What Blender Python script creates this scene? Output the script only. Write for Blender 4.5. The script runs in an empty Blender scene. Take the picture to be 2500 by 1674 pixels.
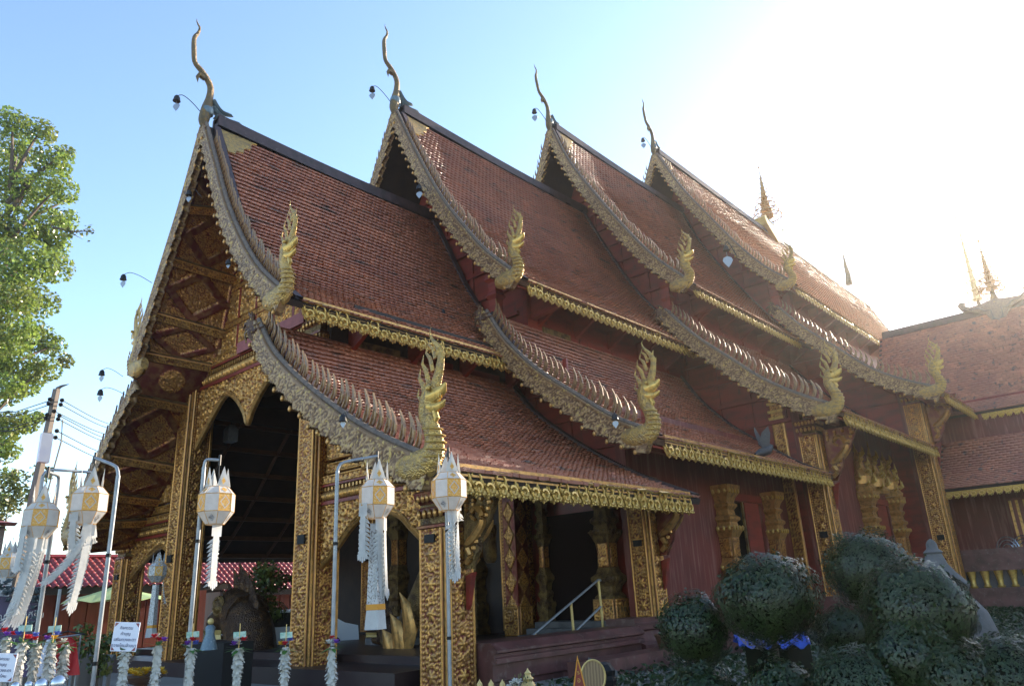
import bpy, math, random
import numpy as np
from mathutils import Vector, Matrix
random.seed(7); RNG = np.random.default_rng(7)
SC = bpy.context.scene; COL = SC.collection
R = math.radians; PI = math.pi
# ---------------------------------------------------------------- camera
cam_d = bpy.data.cameras.new('camera'); cam = bpy.data.objects.new('camera', cam_d); COL.objects.link(cam)
cam_d.sensor_width = 36; cam_d.lens = 1807.03 / 2500 * 36; cam_d.clip_end = 3000; cam_d.clip_start = .05
CAM = Vector((-9.4931, -10.2894, 1.6))
yaw, pitch, roll = .725252, .324712, -.0500593
fw = Vector((math.cos(yaw)*math.cos(pitch), math.sin(yaw)*math.cos(pitch), math.sin(pitch)))
rt = fw.cross(Vector((0, 0, 1))).normalized(); up = rt.cross(fw)
VR = rt*math.cos(roll) + up*math.sin(roll); VU = up*math.cos(roll) - rt*math.sin(roll)
M = Matrix((VR, VU, -fw)).transposed().to_4x4(); M.translation = CAM
cam.matrix_world = M; SC.camera = cam
# ---------------------------------------------------------------- sky, sun, exposure
SUN_AZ, SUN_EL = R(-3.5), R(18.0)          # azimuth from +X towards +Y
w = bpy.data.worlds.new('World'); SC.world = w; w.use_nodes = True
nt = w.node_tree; bg = nt.nodes['Background']
sky = nt.nodes.new('ShaderNodeTexSky'); sky.sky_type = 'NISHITA'; sky.sun_disc = False
sky.sun_elevation = SUN_EL; sky.sun_rotation = PI/2 - SUN_AZ
sky.air_density = 1.0; sky.dust_density = .65; sky.ozone_density = 2.0; sky.altitude = 300
nt.links.new(sky.outputs[0], bg.inputs[0]); bg.inputs[1].default_value = .15
sl = bpy.data.lights.new('sun', 'SUN'); so = bpy.data.objects.new('sun', sl); COL.objects.link(so)
sl.energy = 4.5; sl.angle = R(.5); sl.color = (1, .86, .68)
sd = Vector((math.cos(SUN_AZ)*math.cos(SUN_EL), math.sin(SUN_AZ)*math.cos(SUN_EL), math.sin(SUN_EL)))
so.rotation_euler = sd.to_track_quat('Z', 'Y').to_euler(); so.location = sd*80
SC.view_settings.view_transform = 'Standard'; SC.view_settings.look = 'None'
SC.view_settings.exposure = 1.65; SC.view_settings.gamma = 1; SC.view_settings.use_curve_mapping = False
SC.cycles.max_bounces = 6; SC.cycles.diffuse_bounces = 4; SC.cycles.glossy_bounces = 3; SC.cycles.transmission_bounces = 4
SC.cycles.caustics_reflective = False; SC.cycles.caustics_refractive = False; SC.cycles.sample_clamp_indirect = 6
# ---------------------------------------------------------------- materials
def mat(name, col, rough=.6, metal=0, noise=None, bump=None, spec=.5, trans=0, attr=None, rnd=0, patch=None, bands=None):
    """col: base colour; noise=(scale, colour2, lo, hi); patch = second noise; bump=(scale, strength, dist); attr=(name, colour at 0)"""
    m = bpy.data.materials.new(name); m.use_nodes = True
    N, L = m.node_tree.nodes, m.node_tree.links
    b = N['Principled BSDF']; out = N['Material Output']
    b.inputs['Roughness'].default_value = rough; b.inputs['Metallic'].default_value = metal
    b.inputs['Specular IOR Level'].default_value = spec
    co = N.new('ShaderNodeTexCoord').outputs['Object']
    def rgb(c):
        n = N.new('ShaderNodeRGB'); n.outputs[0].default_value = (*c, 1); return n.outputs[0]
    def mix(f, a, c, mode='MIX'):
        n = N.new('ShaderNodeMix'); n.data_type = 'RGBA'; n.blend_type = mode
        if isinstance(f, (int, float)): n.inputs[0].default_value = f
        else: L.new(f, n.inputs[0])
        L.new(a, n.inputs[6]); L.new(c, n.inputs[7]); return n.outputs[2]
    def nz(scale, lo, hi, det=5, dist=0, sc3=None):
        n = N.new('ShaderNodeTexNoise'); n.inputs['Scale'].default_value = scale; n.inputs['Detail'].default_value = det
        n.inputs['Distortion'].default_value = dist
        if sc3:
            mp = N.new('ShaderNodeMapping'); mp.inputs['Scale'].default_value = sc3; L.new(co, mp.inputs[0]); L.new(mp.outputs[0], n.inputs['Vector'])
        else: L.new(co, n.inputs['Vector'])
        r = N.new('ShaderNodeMapRange'); r.inputs[1].default_value = lo; r.inputs[2].default_value = hi
        L.new(n.outputs['Fac'], r.inputs[0]); return r.outputs[0]
    c = rgb(col)
    if attr:
        a = N.new('ShaderNodeAttribute'); a.attribute_name = attr[0]
        c = mix(a.outputs['Fac'], rgb(attr[1]), c)
        if len(attr) > 2:      # three stops
            r = N.new('ShaderNodeMapRange'); r.inputs[1].default_value = .5; r.inputs[2].default_value = 1
            L.new(a.outputs['Fac'], r.inputs[0]); c = mix(r.outputs[0], c, rgb(attr[2]))
    if rnd:
        oi = N.new('ShaderNodeObjectInfo'); a = N.new('ShaderNodeAttribute'); a.attribute_name = 'tint'
        s = N.new('ShaderNodeMath'); s.operation = 'MULTIPLY_ADD'
        sg = N.new('ShaderNodeAttribute'); sg.attribute_name = 'single'
        L.new(sg.outputs['Fac'], s.inputs[0]); L.new(oi.outputs['Random'], s.inputs[1]); L.new(a.outputs['Fac'], s.inputs[2])
        r = N.new('ShaderNodeMapRange'); r.inputs[3].default_value = 1-rnd; r.inputs[4].default_value = 1+rnd
        L.new(s.outputs[0], r.inputs[0])
        cc = N.new('ShaderNodeCombineColor'); [L.new(r.outputs[0], cc.inputs[i]) for i in range(3)]
        c = mix(1.0, c, cc.outputs[0], 'MULTIPLY')
    if noise: c = mix(nz(noise[0], noise[2], noise[3], sc3=noise[4] if len(noise) > 4 else None), c, rgb(noise[1]))
    if patch: c = mix(nz(patch[0], patch[2], patch[3], det=8, dist=.4, sc3=patch[4] if len(patch) > 4 else None), c, rgb(patch[1]))
    if bands:                # woven stripes: (scale, colour)
        wv = N.new('ShaderNodeTexWave'); wv.inputs['Scale'].default_value = bands[0]; wv.inputs['Distortion'].default_value = 1.5
        L.new(co, wv.inputs['Vector']); c = mix(wv.outputs['Fac'], c, rgb(bands[1]))
    L.new(c, b.inputs['Base Color'])
    if bump:
        n = N.new('ShaderNodeTexVoronoi' if len(bump) > 3 else 'ShaderNodeTexNoise'); n.inputs['Scale'].default_value = bump[0]
        L.new(co, n.inputs['Vector'])
        bp = N.new('ShaderNodeBump'); bp.inputs['Strength'].default_value = bump[1]; bp.inputs['Distance'].default_value = bump[2]
        L.new(n.outputs[0], bp.inputs['Height']); L.new(bp.outputs[0], b.inputs['Normal'])
    if trans:
        t = N.new('ShaderNodeBsdfTranslucent'); L.new(c, t.inputs[0]); ms = N.new('ShaderNodeMixShader'); ms.inputs[0].default_value = trans
        L.new(b.outputs[0], ms.inputs[1]); L.new(t.outputs[0], ms.inputs[2]); L.new(ms.outputs[0], out.inputs[0])
    return m
GOLD = (.56, .29, .085); RED = (.13, .018, .010)
MT = {
 'relief': mat('gilded_carving', (.62, .31, .075), .33, .55, attr=('relief', (.125, .017, .011)), noise=(5, (.26, .13, .045), .42, .75), bump=(60, .35, .01)),
 'gold': mat('gilding', GOLD, .36, .6, noise=(9, (.22, .12, .04), .45, .75), bump=(45, .4, .01)),
 'goldb': mat('bright_gilding', (.62, .38, .09), .34, .45, noise=(14, (.30, .18, .05), .48, .75), bump=(50, .3, .008)),
 'goldpale': mat('pale_gold_paint', (.62, .44, .16), .4, .3, noise=(9, (.4, .26, .09), .5, .8)),
 'fin': mat('tarnished_brass', (.30, .175, .075), .38, .4, noise=(8, (.16, .08, .045), .42, .68)),
 'mosaic': mat('weathered_mirror_mosaic', (.36, .205, .09), .42, .3, attr=('relief', (.09, .038, .016), (.45, .28, .125)), noise=(11, (.55, .36, .10), .58, .68), bump=(70, .5, .012, 1)),  # gold noise flecks are glints put into the colour
 'scale': mat('scaled_mosaic', (.15, .11, .06), .42, .35, noise=(12, (.28, .17, .05), .45, .7), bump=(38, .9, .03, 1)),
 'nagas': mat('gilded_serpent', (.54, .33, .09), .3, .55, noise=(10, (.33, .21, .09), .42, .62), bump=(34, .8, .025, 1)),
 'greyband': mat('grey_moulding', (.16, .115, .085), .7, 0, noise=(12, (.08, .06, .05), .4, .7)),
 'wing': mat('blue_grey_mosaic', (.12, .17, .20), .45, .2, noise=(30, (.35, .38, .36), .55, .75)),
 'red': mat('red_lacquered_wood', (.24, .024, .012), .5, 0, noise=(1.2, (.13, .015, .009), .4, .75, (1, 1, 4)), patch=(6, (.07, .018, .012), .58, .8, (1, 1, .4))),
 'redwall': mat('red_plaster_wall', (.16, .023, .013), .6, 0, noise=(.9, (.10, .016, .010), .4, .7), patch=(3, (.27, .11, .08), .50, .75, (3, 3, .25))),
 'maroon': mat('maroon_stone', (.14, .052, .045), .42, 0, noise=(2.5, (.06, .022, .018), .4, .7), patch=(7, (.20, .13, .11), .56, .8)),
 'ridge': mat('purple_brown_mortar', (.055, .032, .036), .6, 0, noise=(4, (.028, .018, .018), .4, .7), patch=(11, (.14, .11, .11), .66, .8)),
 'tile': mat('clay_tile', (.41, .152, .088), .33, 0, rnd=.22, noise=(.8, (.29, .10, .066), .35, .7), patch=(1.3, (.085, .055, .045), .57, .70, (1, 3.5, 3.5)), bump=(22, .35, .012)),
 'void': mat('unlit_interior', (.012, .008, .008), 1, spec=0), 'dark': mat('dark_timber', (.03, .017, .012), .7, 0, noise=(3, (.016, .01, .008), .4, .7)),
 'darkwood': mat('brown_timber', (.12, .055, .028), .5, 0, noise=(4, (.06, .028, .015), .4, .7, (1, 6, 6))),
 'paper': mat('white_paper', (.70, .69, .66), .7, 0, trans=.42, noise=(10, (.60, .59, .56), .4, .7)),
 'papergold': mat('gold_foil_paper', (.74, .38, .07), .5, .15, trans=.3, noise=(60, (.80, .58, .26), .5, .62)),
 'papergrey': mat('silver_foil_paper', (.50, .50, .50), .45, .2, trans=.15, noise=(45, (.20, .18, .16), .5, .6)),
 'orange': mat('orange_paper', (.75, .32, .03), .6, trans=.2),
 'steel': mat('galvanised_steel', (.30, .31, .32), .42, .5, noise=(12, (.22, .23, .24), .4, .7)),
 'iron': mat('dark_iron', (.03, .028, .027), .5, .5),
 'glass_leaf': mat('aluminium_leaf', (.30, .31, .33), .4, .6),
 'white': mat('white_petal', (.60, .58, .52), .7, trans=.2, noise=(30, (.55, .52, .45), .5, .75)),
 'petred': mat('red_petal', (.45, .02, .03), .6, trans=.2), 'petpur': mat('violet_petal', (.20, .06, .38), .6, trans=.2),
 'petblue': mat('blue_petal', (.10, .14, .45), .6, trans=.2), 'petyel': mat('yellow_petal', (.6, .36, .03), .6, trans=.2),
 'stemgreen': mat('fresh_leaf', (.06, .17, .03), .5, trans=.2),
 'note': mat('pale_green_banknote', (.42, .55, .44), .7, noise=(40, (.25, .42, .32), .5, .6)),
 'card': mat('white_card', (.78, .77, .82), .6, noise=(3, (.70, .70, .80), .4, .7)), 'ink': mat('dark_blue_ink', (.08, .08, .16), .7), 'inkgold': mat('gold_ink', (.62, .36, .06), .6),
 'leaf': mat('glossy_tree_leaf', (.20, .28, .05), .22, 0, trans=.42, rnd=.5, noise=(.5, (.15, .16, .03), .45, .7), spec=.6),
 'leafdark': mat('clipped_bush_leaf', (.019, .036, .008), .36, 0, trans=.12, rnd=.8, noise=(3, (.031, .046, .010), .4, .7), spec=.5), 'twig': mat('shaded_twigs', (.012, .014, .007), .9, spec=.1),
 'leafolive': mat('olive_bush_leaf', (.10, .13, .03), .4, 0, trans=.25, rnd=.5, noise=(2, (.19, .16, .03), .5, .7)),
 'leafhedge': mat('hedge_leaf', (.026, .046, .013), .38, 0, trans=.2, rnd=.5),
 'bark': mat('grey_bark', (.12, .085, .06), .85, noise=(6, (.06, .045, .035), .4, .7, (1, 1, .2)), bump=(14, .6, .03)),
 'concrete': mat('weathered_concrete', (.17, .14, .115), .85, noise=(3, (.17, .14, .12), .4, .7), patch=(5, (.12, .06, .05), .6, .75)),
 'stone': mat('grey_stone', (.12, .112, .11), .85, noise=(3, (.065, .062, .06), .4, .7), bump=(20, .4, .02)),
 'clayroof': mat('red_glazed_tile', (.38, .06, .045), .38, 0, rnd=.25, noise=(.5, (.30, .05, .06), .4, .6)),
 'shutter': mat('red_brown_shutter', (.19, .035, .022), .5, noise=(2, (.12, .022, .016), .4, .7, (4, 4, .3))),
 'grey': mat('grey_corrugated_sheet', (.14, .13, .125), .7, noise=(1.5, (.09, .07, .065), .4, .7)),
 'umbrella': mat('pale_green_canvas', (.52, .70, .34), .7, trans=.45),
 'blue': mat('blue_tarpaulin', (.03, .08, .42), .35, noise=(5, (.08, .18, .75), .5, .7)),
 'redcloth': mat('bright_red_cloth', (.62, .03, .03), .5, trans=.25), 'purple': mat('purple_banner_cloth', (.05, .035, .08), .6, noise=(2, (.10, .04, .13), .5, .7)),
 'weave': mat('woven_bamboo', (.34, .21, .10), .6, bands=(14, (.18, .11, .05))), 'tin': mat('bright_tin', (.55, .57, .6), .22, .9), 'black': mat('black_plastic', (.012, .011, .011), .6, spec=.25),
 'ground': mat('paved_yard', (.26, .24, .21), .85, noise=(.6, (.19, .17, .15), .4, .7), bump=(8, .3, .02)), 'wire': mat('black_cable', (.02, .02, .02), .6),
 'bird': mat('grey_pigeon_feather', (.03, .027, .028), .6, noise=(14, (.07, .065, .065), .5, .7)), 'dirtygold': mat('tarnished_gilding', (.24, .15, .05), .45, .5, noise=(5, (.07, .035, .015), .4, .65), bump=(30, .7, .03, 1)),
 'floor': mat('dark_floor', (.035, .02, .02), .4, noise=(2, (.045, .03, .028), .4, .7)), 'pink': mat('pink_plaque_cloth', (.33, .10, .10), .7, noise=(6, (.24, .07, .075), .4, .7)),
 'clear': mat('car_paint_white', (.6, .62, .66), .25), 'bronze': mat('dark_bronze', (.055, .028, .015), .4, .5, noise=(6, (.16, .08, .028), .5, .7), bump=(26, .9, .03, 1)),
}
# ---------------------------------------------------------------- mesh helpers
class MB:
    def __init__(s): s.v = []; s.f = []
    def add(s, vs, fs):
        o = len(s.v); s.v += [tuple(map(float, p)) for p in vs]; s.f += [tuple(i+o for i in f) for f in fs]; return s
    def box(s, a, b):
        x0, y0, z0 = a; x1, y1, z1 = b
        return s.add([(x0,y0,z0),(x1,y0,z0),(x1,y1,z0),(x0,y1,z0),(x0,y0,z1),(x1,y0,z1),(x1,y1,z1),(x0,y1,z1)],
                     [(0,3,2,1),(4,5,6,7),(0,1,5,4),(1,2,6,5),(2,3,7,6),(3,0,4,7)])
    def tube(s, path, rad, n=8, flat=(1, 1), ref=(0, 0, 1), caps=True):
        """swept elliptical section; flat=(scale across ref-normal, scale along the other)"""
        P = [Vector(p) for p in path]; vs = []; fs = []; m = len(P); ref = Vector(ref)
        for i, p in enumerate(P):
            t = (P[min(i+1, m-1)] - P[max(i-1, 0)]); t = t.normalized() if t.length > 1e-9 else Vector((0, 0, 1))
            a = t.cross(ref)
            if a.length < 1e-3: a = t.cross(Vector((1, .01, 0)))
            a.normalize(); b = a.cross(t); r = rad[i] if hasattr(rad, '__len__') else rad
            for k in range(n):
                th = 2*PI*k/n; vs.append(p + a*(math.cos(th)*r*flat[0]) + b*(math.sin(th)*r*flat[1]))
        for i in range(m-1):
            for k in range(n):
                fs.append((i*n+k, i*n+(k+1) % n, (i+1)*n+(k+1) % n, (i+1)*n+k))
        if caps: fs += [tuple(range(n-1, -1, -1)), tuple(range((m-1)*n, m*n))]
        return s.add(vs, fs)
    def lathe(s, prof, c=(0, 0, 0), n=16, square=False, rot=0):
        """profile of (r, z); square=True gives a square plan"""
        vs = []; fs = []; n = 4 if square else n; k0 = PI/4 if square else 0; f = math.sqrt(2) if square else 1
        for r, z in prof:
            for k in range(n):
                th = 2*PI*k/n + k0 + rot; vs.append((c[0]+math.cos(th)*r*f, c[1]+math.sin(th)*r*f, c[2]+z))
        for i in range(len(prof)-1):
            for k in range(n): fs.append((i*n+k, i*n+(k+1) % n, (i+1)*n+(k+1) % n, (i+1)*n+k))
        fs += [tuple(range(n-1, -1, -1)), tuple(range((len(prof)-1)*n, len(prof)*n))]
        return s.add(vs, fs)
    def prism(s, poly, o, ax, ay, d):
        """2-D outline extruded by vector d, in the frame (ax, ay) at o"""
        o, ax, ay, d = Vector(o), Vector(ax), Vector(ay), Vector(d); n = len(poly)
        A = [o + ax*p[0] + ay*p[1] for p in poly]; vs = A + [p + d for p in A]
        return s.add(vs, [tuple(range(n-1, -1, -1)), tuple(range(n, 2*n))] + [(i, (i+1) % n, n+(i+1) % n, n+i) for i in range(n)])
    def sheet(s, A, B):
        """quads between two polylines"""
        n = len(A); return s.add(list(A)+list(B), [(i, i+1, n+i+1, n+i) for i in range(n-1)])
    def ball(s, c, r, n=8, m=5, sq=(1, 1, 1)):
        prof = [(max(1e-3, math.sin(PI*i/m))*r, -math.cos(PI*i/m)*r) for i in range(m+1)]
        vs = []; fs = []
        for rr, z in prof:
            for k in range(n): vs.append((c[0]+math.cos(2*PI*k/n)*rr*sq[0], c[1]+math.sin(2*PI*k/n)*rr*sq[1], c[2]+z*sq[2]))
        for i in range(m):
            for k in range(n): fs.append((i*n+k, i*n+(k+1) % n, (i+1)*n+(k+1) % n, (i+1)*n+k))
        return s.add(vs, fs)
    def build(s, name, m, parent=None, smooth=False, label=None):
        me = bpy.data.meshes.new(name); me.from_pydata(s.v, [], s.f); me.materials.append(MT[m])
        import bmesh
        bm = bmesh.new(); bm.from_mesh(me); bmesh.ops.recalc_face_normals(bm, faces=bm.faces); bm.to_mesh(me); bm.free()
        if smooth: smooth_me(me)
        return link(name, me, parent, label)
def smooth_me(me, ang=50):
    me.polygons.foreach_set('use_smooth', np.ones(len(me.polygons), bool))
    try: me.set_sharp_from_angle(angle=R(ang))
    except Exception: pass
def link(name, me, parent=None, label=None):
    o = bpy.data.objects.new(name, me); COL.objects.link(o)
    if parent is not None:
        o.parent = parent
        if parent.type == 'EMPTY': o.matrix_parent_inverse = Matrix.Translation(-parent.location)
    if label: o['label'] = label
    return o
def raw(name, V, F, m, parent=None, attrs=(), smooth=False):
    """big mesh from arrays: V (n,3), F (k,4) quads or list"""
    me = bpy.data.meshes.new(name); V = np.asarray(V, np.float32); F = np.asarray(F, np.int32); k, q = F.shape
    me.vertices.add(len(V)); me.vertices.foreach_set('co', V.ravel())
    me.loops.add(k*q); me.loops.foreach_set('vertex_index', F.ravel())
    me.polygons.add(k); me.polygons.foreach_set('loop_start', np.arange(0, k*q, q, dtype=np.int32))
    me.polygons.foreach_set('loop_total', np.full(k, q, np.int32))
    me.update(calc_edges=True)
    for an, dom, val in attrs:
        me.attributes.new(an, 'FLOAT', dom).data.foreach_set('value', np.asarray(val, np.float32))
    me.materials.append(MT[m])
    if smooth: me.polygons.foreach_set('use_smooth', np.ones(k, bool))
    return link(name, me, parent)
def thing(name, label, cat, loc=(0, 0, 0), group=None, rotz=0):
    o = bpy.data.objects.new(name, None); COL.objects.link(o); o.location = loc; o.rotation_euler = (0, 0, rotz)
    o.empty_display_size = .2; return tag(o, label, cat, group)
def tag(o, label, cat, group=None):
    o['label'] = label; o['category'] = cat
    if group: o['group'] = group
    return o
def kind(o, k): o['kind'] = k; return o
def local(o, parent):            # part modelled in its thing's own frame
    o.parent = parent; o.matrix_parent_inverse = Matrix(); return o
def copy_tree(o, parent=None):
    c = o.copy(); COL.objects.link(c); c.parent = parent
    for ch in list(o.children): copy_tree(ch, c)
    return c
def spline(pts, step=None, n=None):
    """Catmull-Rom through pts, resampled evenly"""
    P = np.array(pts, float); d = np.r_[0, np.cumsum(np.linalg.norm(np.diff(P, axis=0), axis=1))]
    Q = np.vstack([2*P[0]-P[1], P, 2*P[-1]-P[-2]]); out = []
    for i in range(len(P)-1):
        for t in np.linspace(0, 1, 16, endpoint=False):
            a, b, c, e = Q[i], Q[i+1], Q[i+2], Q[i+3]
            out.append(.5*((2*b)+(-a+c)*t+(2*a-5*b+4*c-e)*t*t+(-a+3*b-3*c+e)*t**3))
    out.append(P[-1]); out = np.array(out); d = np.r_[0, np.cumsum(np.linalg.norm(np.diff(out, axis=0), axis=1))]
    n = n or max(2, int(round(d[-1]/step))+1); t = np.linspace(0, d[-1], n)
    return np.stack([np.interp(t, d, out[:, k]) for k in range(out.shape[1])], 1)
def normals2(P):
    t = np.gradient(P, axis=0); t /= np.linalg.norm(t, axis=1)[:, None]; return np.stack([-t[:, 1], t[:, 0]], 1), t
def h2(i, j, s=0):
    x = np.sin(i*127.1 + j*311.7 + s*74.7)*43758.5453; return x - np.floor(x)
def scroll(u, v, cell=.2, seed=0):
    """foliate scroll relief: spiral curls packed on a jittered grid, 0..1"""
    out = np.zeros_like(u); gi, gj = np.floor(u/cell), np.floor(v/cell)
    for di in (-1, 0, 1):
        for dj in (-1, 0, 1):
            a, b = gi+di, gj+dj
            cx = (a+.5+.5*(h2(a, b, seed)-.5))*cell; cy = (b+.5+.5*(h2(a, b, seed+3)-.5))*cell
            dx, dy = u-cx, v-cy; r = np.hypot(dx, dy)/cell; th = np.arctan2(dy, dx); hd = np.where(h2(a, b, seed+5) > .5, 1, -1)
            val = np.clip(1.05-r/.82, 0, 1)**.6*(.5+.5*np.cos(2*PI*r*2.0 + hd*th + 6.3*h2(a, b, seed+9)))
            out = np.maximum(out, val)
    return np.clip(out*1.15, 0, 1)
def sstep(x, a, b):
    t = np.clip((x-a)/(b-a), 0, 1); return t*t*(3-2*t)
def relief(name, A, B, Cc, Dd, parent, fn, depth=.05, res=.03, m='relief', mask=None, out=None):
    """bilinear patch A-B-C-D (u along A->B, v along A->D) raised by fn(u,v) -> (height, colour)"""
    A, B, Cc, Dd = (np.array(p, float) for p in (A, B, Cc, Dd))
    lu, lv = max(np.linalg.norm(B-A), np.linalg.norm(Cc-Dd)), max(np.linalg.norm(Dd-A), np.linalg.norm(Cc-B))
    nu, nv = max(2, int(lu/res)+1), max(2, int(lv/res)+1)
    U, V = np.meshgrid(np.linspace(0, 1, nu), np.linspace(0, 1, nv), indexing='ij')
    P = A*((1-U)*(1-V))[..., None] + B*(U*(1-V))[..., None] + Cc*(U*V)[..., None] + Dd*((1-U)*V)[..., None]
    n = np.cross(B-A, Dd-A); n /= np.linalg.norm(n)
    if out is not None and n @ np.array(out, float) < 0: n = -n
    h, c = fn(U*lu, V*lv, lu, lv)
    P = P + n*(h*depth)[..., None]
    I = np.arange(nu*nv).reshape(nu, nv); F = np.stack([I[:-1, :-1], I[1:, :-1], I[1:, 1:], I[:-1, 1:]], -1).reshape(-1, 4)
    if mask is not None:
        k = mask(P.reshape(-1, 3)); F = F[k[F].sum(1) >= 3]
        if not len(F): return None
    return raw(name, P.reshape(-1, 3), F, m, parent, [('relief', 'POINT', c.ravel())], smooth=True)
def f_scroll(cell=.2, seed=0, border=.07):
    def fn(u, v, lu, lv):
        h = scroll(u, v, cell, seed); c = sstep(h, .22, .5)
        e = np.minimum(np.minimum(u, lu-u), np.minimum(v, lv-v))
        if border:
            b = e < border; rim = .9*np.clip(np.sin(np.clip(e/border, 0, 1)*PI), 0, 1)**.5
            bead = .25*np.abs(np.sin((u+v)*PI/.07)); h = np.where(b, rim+bead*rim, h); c = np.where(b, sstep(rim, .3, .6), c)
        return h, c
    return fn
def f_column(cell=.16, seed=0):
    def fn(u, v, lu, lv):
        h = scroll(u, v, cell, seed)
        du, dv = u-lu/2, (v % .52)-.26; r = np.hypot(du, dv); th = np.arctan2(dv, du); fl = np.clip(1.25-r/.13, 0, 1)*(.62+.38*np.cos(6*th))*(r > .028)+(r < .03)*.9
        h = np.where(r < .15, np.maximum(fl*1.3, h*.25), h); c = sstep(h, .2, .48)
        e = np.minimum(u, lu-u); x = e/.13
        m1 = np.clip(np.sin(np.clip(x*2, 0, 1)*PI), 0, 1); m2 = np.clip(np.sin(np.clip(x*2-1, 0, 1)*PI), 0, 1)*(.6+.4*np.sin(v*2*PI/.09))
        b = e < .13; h = np.where(b, np.maximum(m1, m2), h); c = np.where(b, sstep(h, .15, .45), c)
        return h, c
    return fn
def f_diamond(seed=0):
    def fn(u, v, lu, lv):
        d = np.abs(u/lu-.5)*2*1.05 + np.abs(v/lv-.5)*2*1.05
        h = scroll(u, v, .13, seed); c = sstep(h, .28, .55)*.75
        band = (np.abs(d-.86) < .19); e = np.minimum(np.minimum(u, lu-u), np.minimum(v, lv-v)) < .10
        h = np.where(band | e, 1.1, h*.8); c = np.where(band | e, 0.0, c); return h, c
    return fn
def f_oval(seed=0):
    def fn(u, v, lu, lv):
        d = np.hypot((u/lu-.5)*2.2, (v/lv-.5)*3.0); h = scroll(u, v, .15, seed)
        k = (d < .55); e = np.minimum(np.minimum(u, lu-u), np.minimum(v, lv-v)); cor = (np.abs(u/lu-.5)+np.abs(v/lv-.5) > .82) & (e > .05)
        g = k | cor; return np.where(g, h, .15), np.where(g, sstep(h, .1, .4)*.8, 0)
    return fn
# ================================================================ ground
YC = 7.98
g = MB(); g.add([(-130, -130, 0), (150, -130, 0), (150, 130, 0), (-130, 130, 0)], [(0, 1, 2, 3)])
kind(g.build('ground', 'ground'), 'structure')
# ================================================================ temple
T = thing('temple_hall', 'red and gold temple hall with four stepped tiled roofs and serpent gable boards', 'temple', (0, YC, 0))
UC = [[(0,14.6),(.83,12.96),(1.7,11.27),(2.67,9.86),(3.6,8.79),(4.82,7.77)],
      [(0,18.5),(1.0,16.37),(2.2,14.05),(3.4,12.3),(4.3,11.16),(5.5,10.0)],
      [(0,22.25),(.9,19.93),(2.35,17.3),(3.7,15.13),(4.76,13.67),(6.04,12.31)],
      [(0,25.3),(1.18,22.63),(2.48,20.32),(3.9,17.97),(5.07,16.34),(6.44,14.95)]]
LC = [[(3.67,7.54),(4.42,6.58),(5.5,5.67),(6.75,4.81),(7.96,4.12),(9.48,3.42)],
      [(4.13,9.38),(4.86,8.24),(5.92,7.09),(7.04,6.2),(8.3,5.28),(9.35,4.74)],
      [(4.79,11.6),(5.84,10.25),(7.08,9.0),(8.2,7.94),(9.45,7.08),(10.55,6.49)],
      [(5.38,14.13),(6.44,12.7),(7.64,11.42),(8.93,10.07),(10.2,9.19),(11.6,8.5)]]
UL0 = [(0,14.6),(.84,12.5),(1.92,10.4),(2.56,9.15),(3.1,7.9)]
LL0 = [(2.7,7.6),(3.9,6.58),(4.75,5.7),(5.65,4.7),(6.65,3.6)]
XB = [-1.66, 5.24, 14.6, 24.44]          # gable boards
XF = [0.0, 6.86, 16.5, 26.5]             # facade planes
XE = [7.2, 16.8, 26.8, 62.0]             # where each upper roof ends
XEL = [6.9, 16.6, 26.6, 32.2]
YO = [0.0, 0.0, -1.1, -2.2]              # outer face of the side columns
def yz(P, side=1): return np.stack([YC - side*np.asarray(P)[:, 0], np.asarray(P)[:, 1]], 1)
TILES = []
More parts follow.
